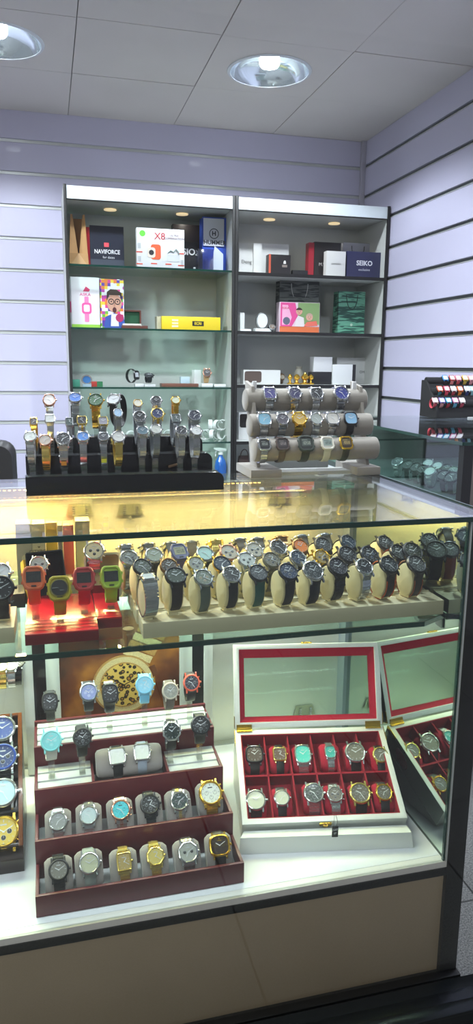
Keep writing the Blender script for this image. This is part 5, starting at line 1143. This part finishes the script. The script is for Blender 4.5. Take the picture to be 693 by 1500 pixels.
# fourth shelf: a heap of white cuffs
wc_ = mat('white_plastic', 'E2E6E4', .4, coat=.1)
spots = [(298, 640, 20), (304, 632, -30), (311, 641, 60), (318, 634, 10), (325, 640, -50), (308, 624, 80), (319, 625, 30), (326, 628, -20), (292, 642, 0), (285, 643, 45), (192, 641, 10), (247, 641, -30)]
for i, (px, py, rz) in enumerate(spots):
    q = atY(px, py, 4.24+.03*(i % 2)); m = M(); R1, R2 = .030, .026; P = []
    aa = [R_(40+280*k/20) for k in range(21)]
    ring_o = [(R1*math.cos(a_), R1*math.sin(a_)) for a_ in aa]; ring_i = [(R2*math.cos(a_), R2*math.sin(a_)) for a_ in reversed(aa)]
    m.prism(ring_o+ring_i, -.012, .012, wc_); lay = i not in (5, 6, 7)
    o = m.build('display_cuff', None, loc=(q.x, q.y, (ZL[1]+.0305) if lay else ZL[1]+.088), rot=(R_(90), R_(rz*.7), R_(rz)), smooth=True)
    tag(o, ('standing ' if not lay else '')+f'white plastic watch cuff, empty, {ORD[sorted(spots).index(spots[i])]} from the left on fourth shelf', 'display cuff', 'empty white cuffs on the fourth glass shelf')
# spray bottle
o = empty('spray_bottle', 'blue spray bottle with white trigger on the lowest cabinet shelf', 'spray bottle', (0, 0, 0)); q = atY(323, 700, 4.2); o.location = (q.x, 4.2, ZL[0]+.0005); hb = atY(323, 656, 4.2).z-ZL[0]
blu = mat('blue_liquid', '1F5FB0', .15, coat=.5); M().lathe([(.034, 0), (.036, .006), (.036, hb*.45), (.030, hb*.6), (.013, hb*.74), (.012, hb*.8)], blu, n=28).build('bottle', o)
M().lathe([(.016, hb*.79), (.016, hb*.86), (.012, hb*.87)], wc_, n=20).build('collar', o); m = M(); m.loft([[(-.040, -.009, hb*.95), (-.040, .009, hb*.95), (-.040, .009, hb), (-.040, -.009, hb)], [(0, -.011, hb*.86), (0, .011, hb*.86), (0, .011, hb), (0, -.011, hb)], [(.034, -.010, hb*.90), (.034, .010, hb*.90), (.034, .010, hb*.97), (.034, -.010, hb*.97)]], wc_); m.build('spray_head', o, bevel=.002)
M().tube([(-.022, 0, hb*.92), (-.032, 0, hb*.84), (-.030, 0, hb*.74)], .004, wc_).build('trigger', o)
# right cabinet, shelf 1
y1_, y2_, y3_ = ZR[4], ZR[3], ZR[2]
t, w_, h_, y0 = paper_bag('white paper bag with faint name at left of right cabinet', 351, 372, 356, 4.28, .07, y1_, 'CFCFCC'); letter('Dong', .028, plain('6A6A68'), onfront(None, y0, 0, h_*.42), t)
paper_bag('narrow white paper bag between two white bags', 372, 384, 356, 4.25, .06, y1_, 'D6D6D2'); paper_bag('wide white paper bag with slanted top behind dark box', 383, 424, 357, 4.27, .08, y1_, 'D2D3D0', pinch=.3)
t, w_, h_, y0 = cbox('black gift carton with orange edge and small emblem', 394, 426, 373, 4.18, .06, y1_, '1E1A1A'); plate(t, y0, -w_/2, -w_/2+.012, 0, h_, 'C0543A', 'orange_edge'); plate(t, y0, .015, .045, h_*.38, h_*.5, '8A7E76', 'emblem_plate'); M().prism([(-.008, h_*.55), (.008, h_*.55), (.006, h_*.68), (0, h_*.72), (-.006, h_*.68)], 0, .001, plain('E0E0DC'), onfront(None, y0, .03, 0)).build('emblem', t)
cbox('tiny black carton lying between dark box and red box', 429, 451, 396, 4.20, .04, y1_, '1A1A1C')
t, w_, h_, y0 = cbox('black carton with deep red side and thin lettering', 461, 500, 355, 4.26, .06, y1_, '211C1C'); M().box(-w_/2-.034, -w_/2-.001, -.028, .028, 0, h_*.97, plain('A01A28', .4, .3)).build('red_side', t); letter('M.VI', .026, plain('C8C4C0'), onfront(None, y0, -.030, h_*.38), t)
t, w_, h_, y0 = cbox('white carton with tiny text before the black carton', 479, 507, 368, 4.17, .05, y1_, 'DCDCD8'); letter('LEANDRO', .013, plain('6A6A6A'), onfront(None, y0, 0, h_*.5), t)
paper_bag('pale grey paper bag with dark cord handles behind navy box', 503, 547, 356, 4.34, .06, y1_, 'AEB0BC', handle='down', pinch=.15)
t, w_, h_, y0 = cbox('navy blue carton printed SEIKO in white', 509, 560, 369, 4.18, .08, y1_, '26284E'); letter('SEIKO', .038, plain('DCDEE6'), onfront(None, y0, 0, h_*.56), t, bold=.001); letter('exclusive', .020, plain('C4C6D6'), onfront(None, y0, 0, h_*.32), t)
# shelf 2
def stripes(name, c1, c2):
    m = mat(name, c1, .5); nt = m.node_tree; b = nt.nodes['Principled BSDF']; tc = nt.nodes.new('ShaderNodeTexCoord'); mp = nt.nodes.new('ShaderNodeMapping'); mp.inputs['Scale'].default_value = (9, 9, 75); n = nt.nodes.new('ShaderNodeTexNoise'); n.inputs['Scale'].default_value = 1.2; n.inputs['Detail'].default_value = 1.5; r1 = nt.nodes.new('ShaderNodeValToRGB'); r1.color_ramp.elements[0].position = .47; r1.color_ramp.elements[0].color = rgb(c1); r1.color_ramp.elements[1].position = .53; r1.color_ramp.elements[1].color = rgb(c2)
    nt.links.new(tc.outputs['Object'], mp.inputs[0]); nt.links.new(mp.outputs[0], n.inputs['Vector']); nt.links.new(n.outputs['Fac'], r1.inputs[0]); nt.links.new(r1.outputs[0], b.inputs['Base Color']); return m
paper_bag('large black and grey wave striped paper bag with pale cord', 411, 469, 409, 4.30, .10, y2_, '1E2624', m_=stripes('dark_wave_print', '14201E', '5A605A'), handle='down', hc='C8C8C2')
t, w_, h_, y0 = paper_bag('green wave striped paper bag with dark green cord', 497, 536, 427, 4.24, .09, y2_, '1E5A48', m_=stripes('green_wave_print', '12463A', '5C9A80'), handle='down', hc='0E2A22', pinch=.1); M().lathe([(.008, 0), (.008, .0008)], plain('A9C4B0'), onfront(None, y0, 0, h_*.22), n=16).build('crown_mark', t)
t, w_, h_, y0 = cbox('pink carton picturing two children lying on grass', 410, 469, 443, 4.19, .07, y2_, 'D9C2CE')
T_ = onfront(None, y0, 0, 0); plate(t, y0, -w_*.05, w_/2-.002, h_*.28, h_-.002, '7C9A62', 'printed_garden'); plate(t, y0, -w_/2+.002, w_/2-.002, .002, h_*.20, 'C9683A', 'orange_strip')
o = M(); o.prism([(-w_*.48, h_*.2), (-w_*.2, h_*.2), (-w_*.05, h_*.55), (-w_*.12, h_*.98), (-w_*.48, h_*.98)], .0008, .0014, plain('D84A8C'), T_); o.prism([(-w_*.44, h_*.25), (-w_*.26, h_*.25), (-w_*.2, h_*.5), (-w_*.3, h_*.9), (-w_*.44, h_*.9)], .0014, .0018, plain('E8A8C6'), T_); o.lathe([(.022, .0018), (.022, .0022)], plain('5A5E70'), T_ @ Matrix.Translation((-w_*.33, h_*.38, 0)), n=20); o.build('printed_watch', t)
letter('ASKA', .018, plain('C83A4A'), onfront(None, y0-.002, -w_*.36, h_*.80), t)
o = M()
for cx_, cz_, r_, hc in ((-w_*.02, h_*.70, .020, '3A2A24'), (w_*.24, h_*.52, .021, 'B99A8A')):
    o.lathe([(r_, .0014), (r_, .0018)], plain('D0A08A'), T_ @ Matrix.Translation((cx_, cz_, 0)), n=20); o.prism([(cx_+r_*1.08*math.cos(R_(a_)), cz_+r_*1.08*math.sin(R_(a_))) for a_ in range(20, 161, 14)], .0018, .0022, plain(hc), T_)
    for s_ in (-1, 1): o.lathe([(.0022, .0018), (.0022, .0024)], plain('2A1C18'), T_ @ Matrix.Translation((cx_+s_*r_*.35, cz_+.001, 0)), n=8)
    o.box(cx_-r_*.3, cx_+r_*.3, cz_-r_*.5, cz_-r_*.38, .0018, .0023, plain('9A3A3A'), T_)
o.prism([(-w_*.12, h_*.2), (w_*.12, h_*.2), (w_*.1, h_*.5), (-w_*.08, h_*.58)], .0009, .0013, plain('D8D0D0'), T_); o.prism([(w_*.1, h_*.2), (w_*.45, h_*.24), (w_*.42, h_*.4), (w_*.18, h_*.36)], .0009, .0013, plain('D86A5A'), T_); o.build('printed_children', t)
cbox('slim white carton at left end of right cabinet second shelf', 352, 358.5, 458, 4.22, .05, y2_, 'DDDFDC')
# white rounded watch display
x0, x1, zt = span(374, 396, 457, 4.20); o = empty('rounded_display', 'white rounded upright display with silver rim', 'display stand', ((x0+x1)/2, 4.22, y2_+.0005)); m = M(); P = [((x1-x0)*.42*math.cos(2*PI*k/28), (zt-y2_)*.56+(zt-y2_)*.42*math.sin(2*PI*k/28)) for k in range(28)]
m.loft([[(x*q, yy, (z-(zt-y2_)*.56)*q+(zt-y2_)*.56) for x, z in P] for q, yy in ((.9, -.012), (1, -.008), (1, .008), (.9, .012))], mat('grey_rim', '8E9290', .3, .6)); m.build('rim', o)
m = M(); m.loft([[(x*q*.85, yy, (z-(zt-y2_)*.56)*q*.88+(zt-y2_)*.56) for x, z in P] for q, yy in ((1, -.011), (.95, -.018))], wc_); m.build('cushion', o); M().box(-(x1-x0)*.5, (x1-x0)*.55, -.03, .02, 0, .020, wc_).build('base', o, bevel=.002)
cbox('white flat block beside the rounded white display', 352, 368, 482, 4.18, .05, y2_, 'E0E4E2', name='display_block', cat='display block')
o = watch(399, 478, 4.19, 10, 'round', 'steel', '6A5A4A', 'links', 'steel', 'tiny steel watch lying beside the pink carton', None, e=30, a=.02, b_=.03, lite=True); o.location.z = y2_+.0006
# shelf 3
t, w_, h_, y0 = cbox('white box with brown window on left half', 357, 411, 542, 4.20, .08, y3_, 'D8DAD6'); o = M(); o.prism(rr(-w_/2+.006, -.004, .010, h_-.008, .012), 0, .001, plain('5A4C44', .3, .4), onfront(None, y0, 0, 0)); o.build('window', t)
o = watch(414, 549, 4.24, 8, 'round', 'bronze', 'B0A890', 'leather', '5A4A3A', 'tiny bronze watch standing behind gold trinkets', None, e=10, a=.032, b_=.02, lite=True); o.location.z = y3_+.0006
gd = metal('gold')
for i, (px, py, r_) in enumerate(((424, 560, .016), (434, 555, .022), (446, 553, .028), (455, 560, .018))):
    q = atY(px, py, 4.20); m = M(); m.lathe([(r_, 0), (r_*1.05, .006), (r_*.5, .012), (r_*.35, .024), (r_*.8, .034), (r_*.9, .046), (r_*.5, .056), (r_*.2, .07 if i == 2 else .06)], gd, n=16); o = m.build('gold_trinket', None, loc=(q.x, 4.19, y3_+.0005)); tag(o, ['smallest gold trinket, first from the left', 'gold cup shaped trinket, second from the left', 'tallest gold trinket beside the dark vase', 'gold trinket nearest the black box'][i], 'trinket', 'gold trinkets on the right cabinet shelf')
q = atY(441, 545, 4.26); m = M(); m.lathe([(.026, 0), (.034, .03), (.030, .06), (.016, .09), (.022, .105)], mat('pale_stone', 'A8A698', .5), n=20); o = m.build('stone_vase', None, loc=(q.x, 4.30, y3_+.0005)); tag(o, 'pale grey vase behind the gold trinkets', 'vase')
t, w_, h_, y0 = cbox('black box carrying a white box on its top', 457, 486, 545, 4.18, .07, y3_, '121214')
zb = y3_+h_; t = cbox('white square box lying on top of the black box', 460, 487, 523, 4.18, .07, zb+.001, 'D4D6D6')[0]
t, w_, h_, y0 = cbox('white carton with black spine next to black box', 488, 517, 534, 4.17, .06, y3_, 'D6D9D8'); M().box(w_/2+.0005, w_/2+.020, -.03, .03, 0, h_, plain('15151A')).build('black_spine', t)
t, w_, h_, y0 = cbox('large pale grey carton printed OMAN standing at the rear', 494, 546, 524, 4.34, .07, y3_, 'B9BBBA'); letter('OMAN', .022, plain('5A5A5A'), onfront(None, y0, w_*.28, h_*.45), t)
# shelf 4 and below
zz4 = ZR[1]
t, w_, h_, y0 = cbox('white box with dark window on the fourth right shelf', 350, 372, 604, 4.20, .08, zz4, 'D3D5D3'); o = M(); o.prism(rr(-w_/2+.006, w_/2-.02, h_*.45, h_-.01, .012), 0, .001, plain('1E1A1A', .3, .4), onfront(None, y0, 0, 0)); o.build('window', t)
t = empty('handbag', 'dark brown handbag with loop handle on the lowest right shelf', 'bag', (0, 0, 0)); x0, x1, zt = span(350, 366, 668, 4.22); t.location = ((x0+x1)/2, 4.24, ZR[0]+.0005); lb = mat('brown_leather', '3A2620', .5, bump=.3, scale=300); hh = zt-ZR[0]
m = M(); m.loft([[(-(x1-x0)*.6, -.03, 0), ((x1-x0)*.6, -.03, 0), ((x1-x0)*.6, .03, 0), (-(x1-x0)*.6, .03, 0)], [(-(x1-x0)*.45, -.012, hh), ((x1-x0)*.45, -.012, hh), ((x1-x0)*.45, .012, hh), (-(x1-x0)*.45, .012, hh)]], lb); m.build('body', t, bevel=.006); M().tube([(.025*math.cos(PI*k/12), -.02, hh+.05*math.sin(PI*k/12)-.01) for k in range(13)], .003, lb).build('handle', t)

# ================================================================== CHILDREN'S WATCH STAND ON THE SIDE COUNTER
blackv = mat('black_flock', '0E0E10', .7, bump=.2, scale=500)
kz = ZT2+.0005; q0 = atZ(627, 607, ZT2)
KY = 2.90; kx0 = atY(629, 600, KY).x; kx1 = WALLX-.03
K = empty('stepped_rack', "black stepped rack of colourful children's watches on side counter", 'watch stand', ((kx0+kx1)/2, KY, kz)); kxc = (kx0+kx1)/2
prof = [(-.060, 0), (.085, 0), (.085, .160), (.045, .160), (-.050, .060), (-.060, .04)]
m = M()
for x in (kx0, kx1-.012): m.loft([[(xx-kxc, y, z) for y, z in prof] for xx in (x, x+.010)], blackv)
m.build('side_board', K, bevel=.002)
KR = [(-.035, .062), (.012, .110), (.052, .156)]
for y, z in KR: m = M(); n = 20; m.loft([[(xx-kxc, y+.017*math.cos(2*PI*k/n), z+.017*math.sin(2*PI*k/n)) for k in range(n)] for xx in (kx0+.004, kx1-.004)], blackv); m.build('roll', K)
M().box(-.02, .09, -.085, -.078, 0, .006, wc_).build('label_strip', K); m = M(); m.loft([[(xx-kxc, y, z) for y, z in ((-.045, 0), (.08, 0), (.08, .15), (.045, .150), (-.04, .05))] for xx in (kx0+.011, kx1-.013)], blackv); m.build('back_board', K)
gK = "children's watches on the black rack"
kc = {'top': (2, [(652, 554, '3E8ED0', '14161C', 'blue watch on black strap'), (662, 554, 'C04A44', 'D98A8A', 'red watch on pink strap'), (671, 554, 'E08A9A', 'B84A50', 'pink watch on red strap'), (681, 554, 'D9B43A', 'B99C2E', 'yellow watch on gold strap'), (690, 555, 'E0A4A8', 'D98C90', 'pale pink watch on pink strap')]),
 'middle': (1, [(644, 571, 'E0643A', '2A6E7A', 'orange watch on teal strap'), (654, 571, 'E0506A', 'D8455A', 'crimson pink watch on matching strap'), (664, 571, 'D8D0CC', 'A83A44', 'white watch on dark red strap'), (673.5, 572, 'E8702A', 'E08A34', 'orange watch on amber strap'), (684, 571, 'D6DCE4', '2A3870', 'white watch on navy strap'), (692, 572, 'A9D2D8', '8EC4CC', 'pale aqua watch on aqua strap')]),
 'bottom': (0, [(637, 589.5, 'E4B6B6', 'D0525E', 'pale pink watch on coral strap'), (647, 590, '8A78C0', 'E09A9A', 'violet watch on salmon strap'), (656.5, 590, '3AA0C4', 'B83040', 'blue watch on red strap'), (666.5, 590, 'D88AB0', '6AB4D2', 'pink watch on light blue strap'), (676.5, 591, 'D6C8C8', 'C03E58', 'white watch on rose strap')])}
for rn, (ri, ws) in kc.items():
    y, z = KR[ri]
    for i, (px, py, c1, c2, desc) in enumerate(ws):
        r_ = .0195; D = atY(px, py, KY+y-.015); Dx = min(D.x, kx1-.02)
        wt = watch(0, 0, 0, 9.5, 'square', c1, 'D9DDE0', 'rubber', c2, f"{desc}, {rn} row of children's rack", gK, e=40, a=r_, b_=r_, loc=Vector((Dx, KY+y-.016, kz+z+.012)), lite=True, crown=False, bandw=.016)
        wt.location = (Dx, KY+y, kz+z-r_)
# watches inside the side counter
gS = 'watches inside the side counter'
k_ = 0
for (px, py, Yx, wp, cs, dl, desc) in ((581, 684, 1.27, 17, 'silver', '3A4046', 'silver watch with dark dial, leftmost of the front row'), (597, 682, 1.27, 18, 'gun', '1C2024', 'gunmetal watch with black dial, second of the front row'), (609, 685, 1.27, 18, 'black', '23262A', 'black watch with round dial, third of the front row'), (619, 689, 1.27, 18, 'black', '1A1C1E', 'black watch, fourth of front row near the pale one'), (629.5, 692, 1.27, 18, 'silver', 'C9D0CE', 'pale silver watch with white dial in the front row'), (650, 693, 1.27, 20, 'black', '1E2226', 'black watch with silver rim, sixth in front row'), (661, 701, 1.27, 22, 'black', '202428', 'large black watch, nearest the black counter post'),
   (627, 676, 1.37, 17, 'silver', 'AEB6B4', 'silver watch, first of the rear row'), (641, 677, 1.37, 16, 'silver', 'B4BCBA', 'silver watch, second of the rear row'), (654, 681, 1.37, 16, 'gun', '3A4044', 'dark watch, third of the rear row'), (664, 687, 1.37, 16, 'silver', '6A7472', 'silver watch with grey dial, rightmost of the rear row')):
    D = atX(px, py, Yx); a_ = .030
    wt = watch(0, 0, 0, wp, 'round', cs, dl, 'rubber' if cs in ('black', 'gun') else 'links', cs if cs != 'gun' else '22262A', desc.replace(',', ' in side counter,', 1) if ',' in desc else desc+' of side counter', gS, e=50, a=a_, b_=.024, rz=-52, loc=D, lite=True, bandw=.018)
    wt.location.z = ZT2-.195+.0008
    m = M(); ellipse_solid(m, a_, .024, .018, mat('grey_white_cuff', 'B9C2BE', .7), k=.92); o = m.build('watch_cuff', None); o.location = wt.location; o.rotation_euler = wt.rotation_euler
    tag(o, 'grey white cuff holding the '+desc.split(',')[0].split(' of ')[0].split(' in ')[0]+f', {ORD[k_]} watch of side counter', 'watch cuff', 'cuffs inside the side counter'); k_ += 1

# ================================================================== CHAIR BEHIND THE COUNTER
Ch = empty('office_chair', 'black leather office chair back at left edge behind counter', 'chair', (-.31, 2.75, 0)); lea = mat('black_leather', '1B191B', .45, bump=.3, scale=250, coat=.1)
q = atY(17, 646, 2.72); m = M(); P = rr(-.30, q.x+.31+.012, .55-.0, q.z, .05)
m.loft([[(x*s_, yy, (z-.8)*s_+.8) for x, z in P] for s_, yy in ((.93, -.045), (1, -.02), (1, .02), (.93, .045))], lea); m.build('backrest', Ch)
m = M(); m.loft([[(x*s_, y*s_, z) for x, y in rr(-.26, .24, -.45, .05, .06)] for s_, z in ((.95, .44), (1, .46), (1, .51), (.95, .53))], lea); m.build('seat', Ch)
M().tube([(0, -.2, .06), (0, -.2, .44)], .028, chrome).build('post', Ch)
for k in range(5):
    a_ = 2*PI*k/5+.3; m = M(); m.tube([(0, -.2, .09), (.26*math.cos(a_), -.2+.26*math.sin(a_), .055)], [.022, .014], blk); l_ = m.build('leg', Ch); m = M(); m.lathe([(.027, -.012), (.027, .012)], blk, Matrix.Translation((.26*math.cos(a_), -.2+.26*math.sin(a_), .027)) @ Matrix.Rotation(PI/2, 4, 'X')); m.build('caster', l_)
M().box(-.02, .02, .0, .03, .40, .62, blk).build('back_support', Ch)
